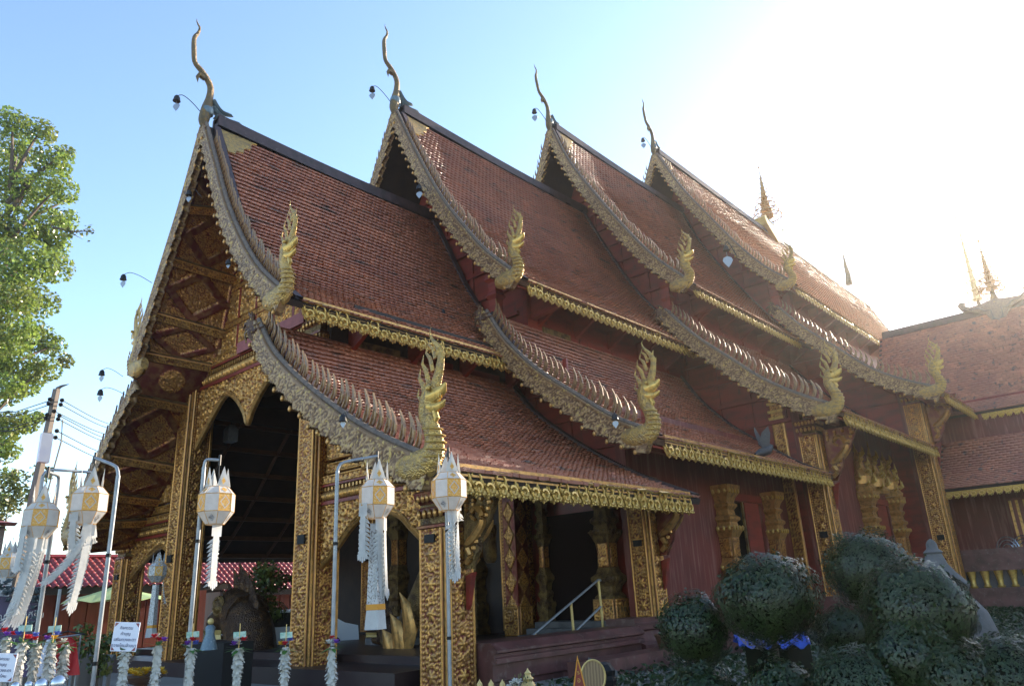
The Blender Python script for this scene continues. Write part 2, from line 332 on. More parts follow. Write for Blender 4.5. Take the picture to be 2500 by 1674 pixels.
def tile_slope(name, curve, x0, x1, parent, side=1, tw=.17, tl=.15, off=.12, skip=None):
    """courses of lapped clay tiles along a sagging slope, each with its own lift and tint"""
    P = spline(curve, step=tl)[::-1]; N, Tn = normals2(P); N = np.where(N[:, 1:2] < 0, -N, N); P = P + N*off
    nc = len(P)-1; nx = int((x1-x0)/tw); vs = []; tint = []; cen = []
    rg = np.random.default_rng(int(abs(x0*31+curve[0][1]*7)))
    i = np.arange(nc)[:, None]*np.ones((1, nx), int); j = np.ones((nc, 1), int)*np.arange(nx)[None]
    xs = x0 + (j + .5*(i % 2))*tw; g = .002
    lift = .055 + rg.uniform(0, .014, (nc, nx)) + (rg.random((nc, nx)) < .02)*.03; slip = rg.normal(0, .010, (nc, nx))
    lo = P[:-1][:, None]*np.ones((1, nx, 1)); d = (P[1:]-P[:-1])[:, None]; nn = N[:-1][:, None]
    hi = lo + d*1.12; lo = lo - d*(.1 + slip/tl)[..., None]; top = lo + nn*lift[..., None]
    def pt(x, p): return np.stack([x, YC - side*p[..., 0], p[..., 1]], -1)
    xl, xr = xs+g, np.minimum(xs+tw-g, x1+.02); sk = rg.normal(0, .003, (nc, nx, 1))
    V = np.stack([pt(xl, top+nn*sk), pt(xr, top-nn*sk), pt(xr, hi), pt(xl, hi), pt(xl, lo+d*.22), pt(xr, lo+d*.22)], 2).reshape(-1, 3)
    b = np.arange(nc*nx)*6
    F = np.concatenate([np.stack([b+a for a in q], 1) for q in ((0, 1, 2, 3), (4, 5, 1, 0), (0, 3, 4, 4), (1, 5, 2, 2))]) if False else None
    q1 = np.stack([b, b+1, b+2, b+3], 1); q2 = np.stack([b+4, b+5, b+1, b], 1); q3 = np.stack([b+4, b, b+3, b+3], 1)[:, :3]; q4 = np.stack([b+5, b+2, b+1], 1)
    t = rg.random(nc*nx); keep = np.ones(nc*nx, bool)
    if skip:
        c = V.reshape(-1, 6, 3)[:, :4].mean(1); dist = np.linalg.norm(c - np.array(CAM), axis=1)
        near = np.argsort(dist)[:skip]; keep[near] = False
        for k in near:
            q = V[k*6:k*6+4]; ex = q[1]-q[0]; ey = q[3]-q[0]; wx = np.linalg.norm(ex); ly = np.linalg.norm(ey)
            TILES.append((q[0], ex/wx, ey/ly, wx, ly, lift.ravel()[k], parent))
    Fq = np.concatenate([q1[keep], q2[keep]]); Ft = np.concatenate([q3[keep], q4[keep]])
    if side < 0: Fq = Fq[:, ::-1]; Ft = Ft[:, ::-1]
    F3 = np.concatenate([Fq[:, [0, 1, 2]], Fq[:, [0, 2, 3]], Ft])
    tt = np.concatenate([t[keep]]*2); tt = np.concatenate([tt, tt, t[keep], t[keep]])
    return kind(raw('roof_tiles', V, F3, 'tile', parent, [('tint', 'FACE', tt)]), 'stuff')
def slab(name, curve, x0, x1, m, parent, side=1, off=.10, th=.14, n=24):
    P = spline(curve, n=n); N, _ = normals2(P); N = np.where(N[:, 1:2] < 0, -N, N)
    A, B = yz(P+N*off, side), yz(P+N*(off-th), side)
    poly = [tuple(p) for p in A] + [tuple(p) for p in B[::-1]]
    mb = MB(); mb.v = []; nn = len(A)
    for x in (x0, x1):
        mb.v += [(x, *p) for p in A] + [(x, *p) for p in B]
    m2 = 2*nn
    for i in range(nn-1):
        mb.f += [(i, i+1, m2+i+1, m2+i), (nn+i, m2+nn+i, m2+nn+i+1, nn+i+1), (i, nn+i, nn+i+1, i+1), (m2+i, m2+i+1, m2+nn+i+1, m2+nn+i)]
    mb.f += [(0, m2, m2+nn, nn), (nn-1, 2*nn-1, m2+2*nn-1, m2+nn-1)]
    return mb.build(name, m, parent)
# one fin, one eave pendant and one tile are shared by all their copies
fin_mb = MB()
fo = [(0, 0), (.10, .0), (.15, .18), (.155, .36), (.11, .56), (.02, .76), (.07, .54), (.085, .36), (.06, .17)]
fin_mb.prism([(a*1.45, b*.86) for a, b in fo], (-.02, 0, 0), (0, 1, 0), (0, 0, 1), (.04, 0, 0))
fin_mb.tube([(-.02, .10, .05), (-.03, .14, .2), (-.02, .15, .38)], [.022, .026, .01], 5)
FIN = fin_mb.build('fin', 'nagas'); fin_me = FIN.data; fin_me.materials[0] = MT['fin']; bpy.data.objects.remove(FIN)
pm = MB()
pm.prism([(-.155, .44), (-.155, .2), (-.14, .12), (-.10, .07), (-.075, .0), (-.04, .03), (0, -.035), (.04, .03), (.075, .0), (.10, .07), (.14, .12), (.155, .2), (.155, .44)], (0, .07, 0), (1, 0, 0), (0, 0, 1), (0, -.03, 0))
ring = [(.125*math.cos(a), .0, .27+.125*math.sin(a)) for a in np.linspace(0, 2*PI, 13)]; pm.tube(ring, [.024]*13, 5, caps=False)
pm.tube([(-.155, -.03, .40), (.155, -.03, .40)], .028, 5)
cup = [(.085*math.cos(a), -.03, .12+.085*math.sin(a)) for a in np.linspace(0, 2*PI, 13)]; pm.tube(cup, [.032]*13, 5, caps=False)
for a in (-.9, 0, .9): pm.ball((.10*math.sin(a), -.04, .03-.03*math.cos(a)), .026, 5, 3)
PEN = pm.build('eave_pendant', 'goldb', smooth=True); pen_me = PEN.data; bpy.data.objects.remove(PEN)
def eave(y, z, x0, x1, parent, axis='x', step=.3):
    """row of gilded pendants under an eave, hung from a gilded board"""
    n = int(abs(x1-x0)/step)
    mb = MB()
    if axis == 'x': mb.box((x0, y+.03, z+.30), (x1, y+.10, z+.50))
    else: mb.box((y+.03, min(x0, x1), z+.30), (y+.10, max(x0, x1), z+.50))
    mb.build('eave_board', 'gold', parent)
    for i in range(n):
        t = x0 + (i+.5)*(x1-x0)/n
        o = link('eave_pendant', pen_me, parent)
        o.matrix_basis = Matrix.Translation((t, y, z)) @ Matrix.Rotation(-.12+random.gauss(0, .06), 4, 'X') @ Matrix.Rotation(random.gauss(0, .04), 4, 'Y') if axis == 'x' else Matrix.Translation((y, t, z)) @ Matrix.Rotation(-PI/2, 4, 'Z')
def band(curve, x, side, parent, width=.62, th=.16, toothed=True, seed=0):
    """gable board: carved mosaic front, scalloped leafy lower edge, grey moulding on top"""
    P = spline(curve, step=.045); N, _ = normals2(P); N = np.where(N[:, 1:2] < 0, -N, N)
    s = np.arange(len(P))*.045; L = s[-1]; ph = (s/.40) % 1
    tooth = .12*np.clip(1-ph, 0, 1)**1.2 + .06*np.abs(np.sin(s*2*PI/.17+np.sin(s*3))) + (ph < .12)*.03 if toothed else 0*s
    wd = width*(.68+.32*np.minimum(1, s/max(L*.5, .1)))
    nv = 16; t = np.linspace(0, 1, nv)[None, :]
    lo = -wd*.5 - tooth; hi = wd*.5
    off = lo[:, None]*(1-t) + hi[:, None]*t
    Q = P[:, None, :] + N[:, None, :]*off[..., None]
    u = s[:, None]*np.ones_like(t); v = off
    h = scroll(u, v, .15, seed); rim = ((hi[:, None]-off) < .07)
    h = np.where(rim, .9, h*.9); c = np.where(rim, .5, sstep(h, .1, .75))
    V = np.stack([x - th/2 - h*.035, YC - side*Q[..., 0], Q[..., 1]], -1)
    I = np.arange(len(P)*nv).reshape(len(P), nv); F = np.stack([I[:-1, :-1], I[1:, :-1], I[1:, 1:], I[:-1, 1:]], -1).reshape(-1, 4)
    Vb = np.stack([np.full(Q.shape[:2], x+th/2), YC - side*Q[..., 0], Q[..., 1]], -1); o = V.size//3
    Fb = F[:, ::-1]+o
    E = [np.stack([I[:-1, k], I[1:, k], I[1:, k]+o, I[:-1, k]+o], -1) for k in (0, nv-1)] + [np.stack([I[k, :-1], I[k, 1:], I[k, 1:]+o, I[k, :-1]+o], -1) for k in (0, -1)]
    b = raw('bargeboard', np.concatenate([V.reshape(-1, 3), Vb.reshape(-1, 3)]), np.concatenate([F, Fb]+E), 'mosaic', parent, [('relief', 'POINT', np.r_[c.ravel(), c.ravel()*0+.4])])
    tp = P + N*(hi+.03)[:, None]; mb = MB()
    mb.tube([(x-.02, YC-side*p[0], p[1]) for p in tp[::4]], .05, 6, flat=(1, 1.4)); mb.build('moulding', 'greyband', b)
    if toothed:
        mb = MB()
        for i in np.where(np.diff(ph) < 0)[0]: q = Q[i+1, 0]; mb.ball((x-th/2-.03, YC-side*q[0], q[1]+.04), .05, 6, 4, (.7, 1, 1.3))
        kind(mb.build('gilded_tips', 'gold', b, smooth=True), 'stuff')
    return b, P, N, wd
def fins(curve, x, side, parent, wd, step=.30, n0=.6, scale=1.0, end=.5, joined=False):
    P = spline(curve, step=.05); N, Tn = normals2(P); N = np.where(N[:, 1:2] < 0, -N, N); L = .05*(len(P)-1)
    s = n0; J = MB() if joined else None
    while s < L-end:
        k = int(s/.05); p = P[k] + N[k]*(wd*.42*(.72+.28*min(1, s/(L*.5))))
        sc = scale*(.8+.25*min(1, s/L))*random.uniform(.88, 1.1)
        tilt = math.atan2(Tn[k][1], Tn[k][0])*.32 + random.gauss(0, .05)
        mx = Matrix.Translation((x, YC-side*p[0], p[1])) @ Matrix.Diagonal((1, -side, 1, 1)) @ Matrix.Rotation(tilt, 4, 'X') @ Matrix.Scale(sc, 4)
        if joined: J.add([mx @ v.co for v in fin_me.vertices], [tuple(p.vertices) for p in fin_me.polygons])
        else: link('fin', fin_me, parent).matrix_basis = mx
        s += step
    if joined and J.v: kind(J.build('fins', 'fin', parent), 'stuff')
def naga(x, s0, z0, side, parent, sc=1.0, label=None):
    """serpent head that ends a gable board: breast, neck, open jaws, tapering flame crest"""
    f = lambda a, b, dx=0: (x+dx, YC - side*(s0 + a*sc), z0 + b*sc)
    mb = MB(); ref = (1, 0, 0)
    body = spline([(-.75,.22),(-.35,.17),(-.05,.22),(.09,.44),(.03,.72),(-.08,.95),(-.08,1.12),(.0,1.28),(.10,1.42)], n=26)
    rad = np.interp(np.linspace(0, 1, 26), [0,.12,.28,.42,.55,.68,.8,.9,1], [.18,.26,.28,.23,.175,.15,.165,.18,.15])*sc
    mb.tube([f(a, b) for a, b in body], rad, 10, flat=(1, .62), ref=ref)
    n = mb.build('naga_finial', 'nagas', parent, smooth=True)
    hd = MB()
    crest = spline([(.02,1.22),(.14,1.42),(.24,1.66),(.28,1.90),(.20,2.08),(.08,2.22),(.02,2.36),(.05,2.46)], n=20)
    cr = np.interp(np.linspace(0, 1, 20), [0,.2,.45,.7,.85,1], [.13,.115,.085,.05,.028,.005])*sc
    hd.tube([f(a, b) for a, b in crest], cr, 8, flat=(1, .5), ref=ref)
    for a, b, l, w_ in ((-.16,1.34,.46,.065),(-.08,1.58,.44,.06),(.02,1.80,.36,.05),(.08,2.0,.26,.04),(-.20,1.12,.34,.05)):
        hd.tube([f(a+.06, b-.12), f(a, b+l*.3), f(a-.10, b+l*.65), f(a-.06, b+l)], np.array([w_, w_*.9, w_*.5, .006])*sc, 6, flat=(1, .5), ref=ref)
    for a, b in ((.30,1.62),(.34,1.86),(.28,2.04)):
        hd.tube([f(a-.10, b-.10), f(a, b), f(a+.035, b+.10)], np.array([.05, .03, .005])*sc, 5, ref=ref)
    hd.build('crest', 'nagas', n, smooth=True)
    jw = MB()
    jw.tube([f(.02,1.26), f(.18,1.28), f(.32,1.33), f(.38,1.42)], np.array([.16, .12, .085, .02])*sc, 7, flat=(1, .8), ref=ref)
    jw.tube([f(.0,1.10), f(.16,1.06), f(.30,1.09), f(.36,1.14)], np.array([.12, .085, .06, .015])*sc, 7, flat=(1, .8), ref=ref)
    jw.tube([f(.10,1.04), f(.16,.88), f(.09,.74)], np.array([.05, .05, .01])*sc, 6, ref=ref)
    jw.tube([f(.05,1.16), f(.22,1.17), f(.30,1.2)], np.array([.03, .025, .005])*sc, 5, ref=ref)
    for k in range(4): jw.tube([f(.16+.05*k, 1.25, -.05*sc), f(.17+.05*k, 1.18, -.05*sc)], [.014*sc, .003], 4)
    for dx in (-.13, .13): jw.ball(f(.10, 1.36, dx*sc), .045*sc, 7, 5)
    jw.build('jaws', 'goldb', n, smooth=True)
    br = MB()
    for k in range(6):
        t = k/5; a, b = .17+.13*math.sin(t*2.6)-.03*t, .16+.56*t
        br.tube([f(a-.22, b, -.16*sc), f(a-.02, b-.02, -.10*sc), f(a+.02, b-.02, 0), f(a-.02, b-.02, .10*sc), f(a-.22, b, .16*sc)], .016*sc, 5)
    br.build('breast_scales', 'goldb', n, smooth=True)
    return n
chp = [(-1.71,14.5,.05),(-1.71,14.82,.34),(-1.67,15.21,.34),(-1.61,15.62,.25),(-1.61,16.0,.21),(-1.75,16.25,.2),(-1.93,16.43,.19),(-2.13,16.6,.16),(-2.19,16.96,.17),(-2.22,17.4,.15),(-2.12,17.66,.11),(-2.10,17.87,.07),(-2.19,17.98,.045),(-2.21,18.11,.012)]
def chofa(x, z, parent, sc=1.0, lean=0.0):
    pts = [((a+1.66)*sc - lean*max(0, (b-14.6)/3.5), (b-14.6)*sc, r*sc/2) for a, b, r in chp]
    S = spline(pts, n=44); mb = MB()
    mb.tube([(x+p[0], YC, z+p[1]) for p in S], np.clip(S[:, 2]*.88, .006, 1), 10, flat=(1, 1), ref=(0, 1, 0))
    o = mb.build('roof_finial', 'scale', parent, smooth=True)
    bk = MB(); q = lambda a, b: (x+(a+1.66)*sc-lean*(b-14.6)/3.5, YC, z+(b-14.6)*sc)
    bk.tube([q(-1.80,16.22), q(-1.97,16.26), q(-2.02,16.16), q(-1.99,15.98)], np.array([.09,.085,.05,.006])*sc, 7, ref=(0,1,0)); bk.build('beak', 'scale', o, smooth=True)
    cl = MB(); cl.lathe([(.14*sc, .42*sc), (.178*sc, .46*sc), (.182*sc, .58*sc), (.165*sc, .66*sc)], (x+.02, YC, z), 12); cl.build('collar', 'wing', o, smooth=True)
    for k, (a0, b0, a1, b1) in enumerate([(-1.5,15.6,-.85,15.36),(-1.5,15.36,-.55,15.22),(-1.4,15.12,-.2,15.14)]):
        wg = MB(); P = [( (a0*(1-t)+a1*t+1.66)*sc, (b0*(1-t)+b1*t-.20*math.sin(PI*t)*(1.2-t)-14.6)*sc) for t in np.linspace(0, 1, 8)]
        wg.tube([(x+a, YC, z+b) for a, b in P], np.array([.13, .13, .12, .11, .10, .095, .08, .01])*sc, 6, flat=(1, .6)); wg.build('wing', 'wing', o, smooth=True)
    return o
def ridge(k):
    z = UC[k][0][1]; x0, x1 = XB[k]+.3, XE[k]
    mb = MB(); s = 9; sag = lambda t: z + .38 - .12*math.sin(PI*min(1, t*.9))
    for i in range(s):
        t0, t1 = i/s, (i+1)/s; a, b = x0+(x1-x0)*t0, x0+(x1-x0)*t1; za, zb = sag(t0), sag(t1)
        for w_, lo, hi in ((.20, -.02, .10), (.11, .10, .20)):
            mb.add([(a, YC-w_, za+lo-.2), (b, YC-w_, zb+lo-.2), (b, YC+w_, zb+lo-.2), (a, YC+w_, za+lo-.2), (a, YC-w_, za+hi), (b, YC-w_, zb+hi), (b, YC+w_, zb+hi), (a, YC+w_, za+hi)],
                   [(0,1,5,4), (4,5,6,7), (2,3,7,6), (0,4,7,3), (1,2,6,5)])
    return mb
LAST = 3
for k in range(4):
    yo = YO[k]; xb, xf = XB[k], XF[k]
    tw = (.17, .2, .24, .3)[k]; tl = (.19, .20, .21, .22)[k]
    U = slab('roof', UC[k], xb+.05, XE[k], 'darkwood' if k else 'dark', T)
    tile_slope('roof_tiles', UC[k], xb+.38, XE[k], U, 1, tw, tl, skip=None)
    Lr = slab('roof', LC[k], xb+.05, XEL[k], 'darkwood' if k else 'dark', T)
    tile_slope('roof_tiles', LC[k], xb+.30, XEL[k], Lr, 1, tw, tl, skip=295 if k == 0 else None)
    ridge(k).build('ridge_cap', 'ridge', U)
    # mortar verges beside the gable board and where the roof meets the next gable
    for cv, pr, xe in ((UC[k], U, XE[k]), (LC[k], Lr, XEL[k])):
        P = spline(cv, n=30); N, _ = normals2(P); N = np.where(N[:, 1:2] < 0, -N, N)
        for xx, wd in ((xb+.28, .20), (xe-.22 if k < LAST else xe-.15, .22)):
            mb = MB(); A = P+N*.13; B = P+N*.215
            mb.sheet([(xx-wd/2, YC-p[0], p[1]) for p in B], [(xx+wd/2, YC-p[0], p[1]) for p in B])
            mb.sheet([(xx+wd/2, YC-p[0], p[1]) for p in B], [(xx+wd/2, YC-p[0], p[1]) for p in A])
            mb.sheet([(xx-wd/2, YC-p[0], p[1]) for p in A], [(xx-wd/2, YC-p[0], p[1]) for p in B])
            mb.build('verge', 'ridge', pr)
    # gilded corner plate below the ridge
    zr = UC[k][0][1]; P = spline(UC[k], step=.05)
    pl = [(-.04, 1), (.0, 22), (.22, 22), (.30, 18), (.52, 17), (.58, 12), (.8, 10), (.9, 3), (1.1, 1)]
    N, _ = normals2(P); N = np.where(N[:, 1:2] < 0, -N, N)
    vs = [(xb+.42+a, YC-(P[b]+N[b]*.2)[0], (P[b]+N[b]*.2)[1]) for a, b in pl]; vb = [(p[0], p[1]+.05, p[2]-.04) for p in vs]
    mb = MB(); n = len(vs); mb.add(vs+vb, [tuple(range(n))] + [(i, (i+1) % n, n+(i+1) % n, n+i) for i in range(n)]); mb.build('corner_plate', 'nagas', U)
    # left slopes
    lu, ll = (UL0, LL0) if k == 0 else (UC[k], LC[k])
    Ul = slab('roof', lu, xb+.05, XE[k], 'dark', T, -1, .24, .08)
    Ll = slab('roof', ll, xb+.05, XEL[k]+(2 if k else 0), 'dark', T, -1, .24, .08) if k else None
    # bargeboards
    for cv, sd_, tp in ((UC[k], 1, 'U'), (LC[k], 1, 'L'), (lu, -1, 'U'), (ll, -1, 'L')):
        if k and sd_ < 0 and tp == 'L': continue
        if sd_ < 0 and k: cv = [p for p in cv][:4]
        b, P, N, wd = band(cv, xb, sd_, T, (.36 if tp == 'U' else .43) if sd_ > 0 else .32, seed=k*4+sd_)
        st = (.185 if tp == 'U' else .235) if sd_ > 0 else .26
        fins(cv, xb+.06, sd_, b, .36 if tp == 'U' else .43, st if k < 3 else st*1.15, .9 if tp == 'U' else .25, .80 if tp == 'U' else 1.0, .55, joined=(sd_ < 0 and (k > 0 or tp == 'L')) or (k == 3 and tp == 'U'))
        if not (sd_ < 0 and k): naga(xb, cv[-1][0], cv[-1][1], sd_, T, 1.0)
        if tp == 'L' and sd_ > 0:    # openwork leaf that starts the lower board
            mb = MB(); s0, z0 = cv[0]
            for i in range(16):
                a = i/15*PI*1.5+1.2; rr = .30+.16*(i % 3)/2
                mb.tube([(xb-.06, YC-s0, z0), (xb-.10, YC-(s0+rr*.6*math.cos(a)), z0+rr*.6*math.sin(a)), (xb-.06, YC-(s0+rr*math.cos(a+.35)), z0+rr*math.sin(a+.35))], [.03, .045, .008], 5)
            mb.build('leaf_boss', 'mosaic', b)
    chofa(xb, zr, T, (1, 1.08, .95, 1.02)[k], (0, -.1, .35, .1)[k])
    # eaves
    eave(YC-UC[k][-1][0]-.06, UC[k][-1][1]-.27, xb+.45, (6.5, 15.4, 25.2, 38)[k], T, step=(.29, .31, .31, .40)[k])
    eave(YC-LC[k][-1][0]-.06, LC[k][-1][1]-.27, xb+.55, (6.45, 16.4, 26.3, 31.0)[k], T, step=(.285, .31, .31, .34)[k])
# shared tile
tm = MB(); tm.add([(0,0,0),(1,0,0),(1,1,0),(0,1,0),(0,0,-1),(1,0,-1)], [(0,1,2,3),(4,5,1,0),(4,0,3),(5,2,1)])
to = tm.build('roof_tile', 'tile'); tile_me = to.data; tile_me.attributes.new('single', 'FLOAT', 'FACE').data.foreach_set('value', np.ones(4, np.float32)); bpy.data.objects.remove(to)
for q, ex, ey, wx, ly, lf, par in TILES:
    ez = np.cross(ex, ey); ez /= np.linalg.norm(ez); ey2 = np.cross(ez, ex)
    o = link('roof_tile', tile_me, par)
    o.matrix_basis = Matrix(((ex[0]*wx, ey[0]*ly, ez[0]*lf, q[0]), (ex[1]*wx, ey[1]*ly, ez[1]*lf, q[1]), (ex[2]*wx, ey[2]*ly, ez[2]*lf, q[2]), (0, 0, 0, 1)))
# ---------------------------------------------------------------- gables and side walls of blocks 2-4 (red timber)
def prof(k, off=-.12):
    u = spline(UC[k], n=26); l = spline(LC[k], n=22); return u, l
for k in (1, 2, 3):
    u, l = prof(k); x = XF[k]; w_ = MB()
    zb = .4
    right = [(p[0]-.1, p[1]-.16) for p in u] + [(LC[k][0][0], UC[k][-1][1]-.3)] + [(p[0]-.05, p[1]-.16) for p in l if p[0] < YC-YO[k]-.5] + [(YC-YO[k]-.5, LC[k][-1][1]+.2), (YC-YO[k]-.5, zb)]
    right[0] = (0, u[0][1]-.25)
    left = [(-p[0], p[1]) for p in right[1:]][::-1]
    poly = [(YC-a, b) for a, b in right + left]
    w_.prism(poly, (x+.42, 0, 0), (0, 1, 0), (0, 0, 1), (.2, 0, 0)); wl = w_.build('gable_wall', 'red', T)
    # framing battens on the gable
    zt = UC[k][-1][1]; Pu = spline(UC[k], step=.1); Pl = spline(LC[k], step=.1)
    def half(z):
        return float(np.interp(-z, -Pu[:, 1], Pu[:, 0])) if z > zt else float(np.interp(-z, -Pl[:, 1], Pl[:, 0]))
    for z in np.arange(LC[k][-1][1]+.5, UC[k][0][1]-1.0, .95):
        hf = half(z)-.35
        if hf < .4: continue
        mb = MB(); mb.box((x+.30, YC-hf, z), (x+.418, YC+min(hf, 2), z+.13)); mb.build('beam', 'red', T)
        for s in np.arange(.5, hf, 1.25):
            mb = MB(); y = YC-s; mb.box((x+.34, y-.07, z+.134), (x+.417, y+.07, min(z+.946, UC[k][0][1]-1))); mb.build('batten', 'red', wl)
    # overhang soffit under the gable board
    for cv in (UC[k], LC[k]):
        s_ = slab('soffit', cv, XB[k]+.12, x+.40, 'red', T, 1, -.075, .05)
        for i in range(2, len(cv)*2-1):
            t = i/(len(cv)*2-1); P = spline(cv, n=60); q = P[int(t*59)]; N, _ = normals2(P); nn = N[int(t*59)]; nn = nn if nn[1] < 0 else -nn
            c = q+nn*.24; mb = MB(); mb.box((XB[k]+.1, YC-c[0]-.09, c[1]-.09), (x+.40, YC-c[0]+.09, c[1]+.09)); mb.build('purlin', 'red', T)
for k in (0, 1, 2, 3):   # clerestory wall between the upper eave and the lower roof; side wall below
    s = LC[k][0][0]+.12; x0, x1 = (XF[k]+.25, XE[k]) if k < 3 else (XF[k], 62)
    zc0, zc1 = LC[k][0][1]-.9, float(np.interp(LC[k][0][0], [p[0] for p in UC[k]], [p[1] for p in UC[k]]))-.25
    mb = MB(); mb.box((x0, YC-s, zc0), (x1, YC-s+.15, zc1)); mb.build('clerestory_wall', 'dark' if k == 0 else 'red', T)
    for x in np.arange(x0+.5, min(x1, x0+13), 1.9):
        mb = MB(); y = YC-s
        mb.prism([(0, 0), (-.95, .55), (-.95, .65), (0, .65)], (x, y, UC[k][-1][1]-.45), (0, 1, 0), (0, 0, 1), (.12, 0, 0)); mb.build('eave_bracket', 'red', T)
        mb = MB(); mb.box((x+.2, y-.05, zc0+.35), (x+1.6, y-.003, zc0+1.1)); mb.build('frieze_panel', 'dirtygold' if (k < 2 and x < x0+1) else 'red', T)
    if k:
        mb = MB(); y = YO[k]+.45; xe = XF[k+1]+.3 if k < 3 else 34
        if k == 1:
            for a, b in (((XF[k], y, .2), (12.0, y+.3, 6.2)), ((14.7, y, .2), (xe, y+.3, 6.2)), ((12.0, y, 4.0), (14.7, y+.3, 6.2)), ((12.0, y, .2), (14.7, y+.3, 1.3))): mb.box(a, b)
        elif k == 2:
            for a, b in (((XF[k], y, .2), (21.8, y+.3, 7.8)), ((24.6, y, .2), (xe, y+.3, 7.8)), ((21.8, y, 4.3), (24.6, y+.3, 7.8)), ((21.8, y, .2), (24.6, y+.3, 1.3))): mb.box(a, b)
        else: mb.box((XF[k], y, .2), (xe, y+.3, 9.8))
        mb.build('side_wall', 'redwall', T)
# ---------------------------------------------------------------- columns
def column(x, y, z0, z1, wd, parent, seed=0, cap=True, capz=.9, res=.021):
    """square gilded column: carved front and side faces, notched corners, moulded capital"""
    core = MB(); core.box((x+.04, y+.04, z0), (x+wd-.04, y+wd-.04, z1)); c = core.build('column', 'dirtygold', parent)
    zc = z1-capz if cap else z1
    m = .07
    relief('carved_face', (x, y+wd-m, z0), (x, y+m, z0), (x, y+m, zc), (x, y+wd-m, zc), c, f_column(.125, seed), .045, res, out=(-1, 0, 0))
    relief('carved_face', (x+m, y, z0), (x+wd-m, y, z0), (x+wd-m, y, zc), (x+m, y, zc), c, f_column(.125, seed+11), .045, res, out=(0, -1, 0))
    st = MB()
    for px, py in ((x+.055, y+.055), (x+wd-.055, y+.055), (x+.055, y+wd-.055)): st.box((px-.035, py-.035, z0), (px+.035, py+.035, zc))
    st.build('corner_moulding', 'gold', c)
    if cap:
        h = capz; pr = [(.40, 0), (.44, .03), (.44, .08), (.38, .12), (.36, .22), (.42, .30), (.45, .38), (.42, .46), (.37, .52), (.42, .60), (.48, .70), (.50, .82), (.46, .86), (.46, h)]
        k = MB(); k.lathe([(r*wd*1.15, zc+z*h/.9) for r, z in pr], (x+wd/2, y+wd/2, 0), square=True); k.build('capital', 'relief', c)
        kb = MB()
        for zz, nn in ((.34, 5), (.70, 6)):
            for i in range(nn):
                t = (i+.5)/nn-.5; r = .5*wd*1.06
                kb.ball((x+wd/2-r, y+wd/2+t*wd*1.0, zc+zz*h/.9), .055, 6, 4, (.8, 1, 1.6)); kb.ball((x+wd/2+t*wd*1.0, y+wd/2-r, zc+zz*h/.9), .055, 6, 4, (1, .8, 1.6))
        kind(kb.build('petal_band', 'gold', c, smooth=True), 'stuff')
    pl = MB(); pl.box((x-.065, y+wd*.3, 2.85 if z1 > 5 else 2.55), (x+.0, y+wd*.66, 3.05 if z1 > 5 else 2.7)); pl.build('name_plate', 'black', c)
    return c
W0 = .76
column(0, 4.3, 0, 8.66, W0, T, 1); column(0, 10.9, 0, 8.66, W0, T, 2)
column(0, 0, 0, 3.55, W0, T, 3, capz=.75); column(0, 14.55, 0, 3.85, .68, T, 4, capz=.7)
column(6.86, 0, .9, 4.3, .64, T, 5, capz=.5); column(16.5, -1.15, .9, 6.9, .72, T, 6, capz=.6); column(26.5, -2.35, .9, 9.3, .8, T, 7, capz=.6)
column(6.7, 4.2, .6, 9.0, W0, T, 8, cap=False); column(6.7, 10.8, .6, 9.0, W0, T, 9, cap=False)
# second pilaster beside each rear corner column, and its bracket
for x, y, z1, dx in ((16.9, .05, 7.8, 1.0), (27.2, -.75, 10.2, 1.0)):
    c = MB(); c.box((x, y, .6), (x+.3, y+.5, z1)); o = c.build('pilaster', 'gold', T)
    relief('carved_face', (x-.003, y+.5, .6), (x-.003, y, .6), (x-.003, y, z1), (x-.003, y+.5, z1), o, f_column(.15, int(x)), .04, .05, out=(-1, 0, 0))
    mb = MB()
    for zz in (z1, z1-.3, z1-.55): mb.box((x-.06, y-.06, zz-.1), (x+.36, y+.56, zz)); 
    mb.build('pilaster_cap', 'goldb', o)
for x, y, z, s in ((.5, -.05, 2.05, 1.0), (7.3, -.05, 2.3, 1.15), (17.0, -1.2, 4.7, 1.35), (27.1, -2.4, 7.0, 1.5)):
    mb = MB(); poly = [(0, 0), (-.16, .0), (-.22, .14), (-.34, .30), (-.40, .55), (-.62, .80), (-.80, 1.12), (-.86, 1.30), (0, 1.32)]
    mb.prism([(a*s, b*s) for a, b in poly], (x-.06, y, z), (0, 1, 0), (0, 0, 1), (.12, 0, 0)); b = mb.build('eave_bracket', 'dirtygold' if s < 1.1 else 'relief', T)
    sc = MB(); pts = spline([(-.08,.10),(-.20,.22),(-.12,.42),(-.30,.55),(-.52,.78),(-.50,1.0),(-.34,1.08),(-.24,.94),(-.34,.86)], n=26)
    for sx in (-.10, .10): sc.tube([(x+sx, y+a*s, z+b*s) for a, b in pts], np.interp(np.linspace(0, 1, 26), [0,.4,.8,1], [.05,.085,.06,.03])*s, 6)
    for i in range(10):
        t = i/9; sc.ball((x-.075, y-(.12+.62*t)*s, z+(.2+1.0*t)*s-.06), .05*s, 5, 3); sc.ball((x-.08, y-(.10+.2*(i % 4))*s, z+(1.22-.08*(i % 3))*s), .05*s, 5, 3)
    sc.build('carved_scroll', 'gold', b, smooth=True)
    mb = MB(); mb.prism([(0, -.12), (-.2*s, -.06), (-.16*s, -.16), (-.05, -.62*s), (0, -.7*s)], (x-.05, y, z), (0, 1, 0), (0, 0, 1), (.1, 0, 0)); mb.build('bracket_foot', 'red', b)
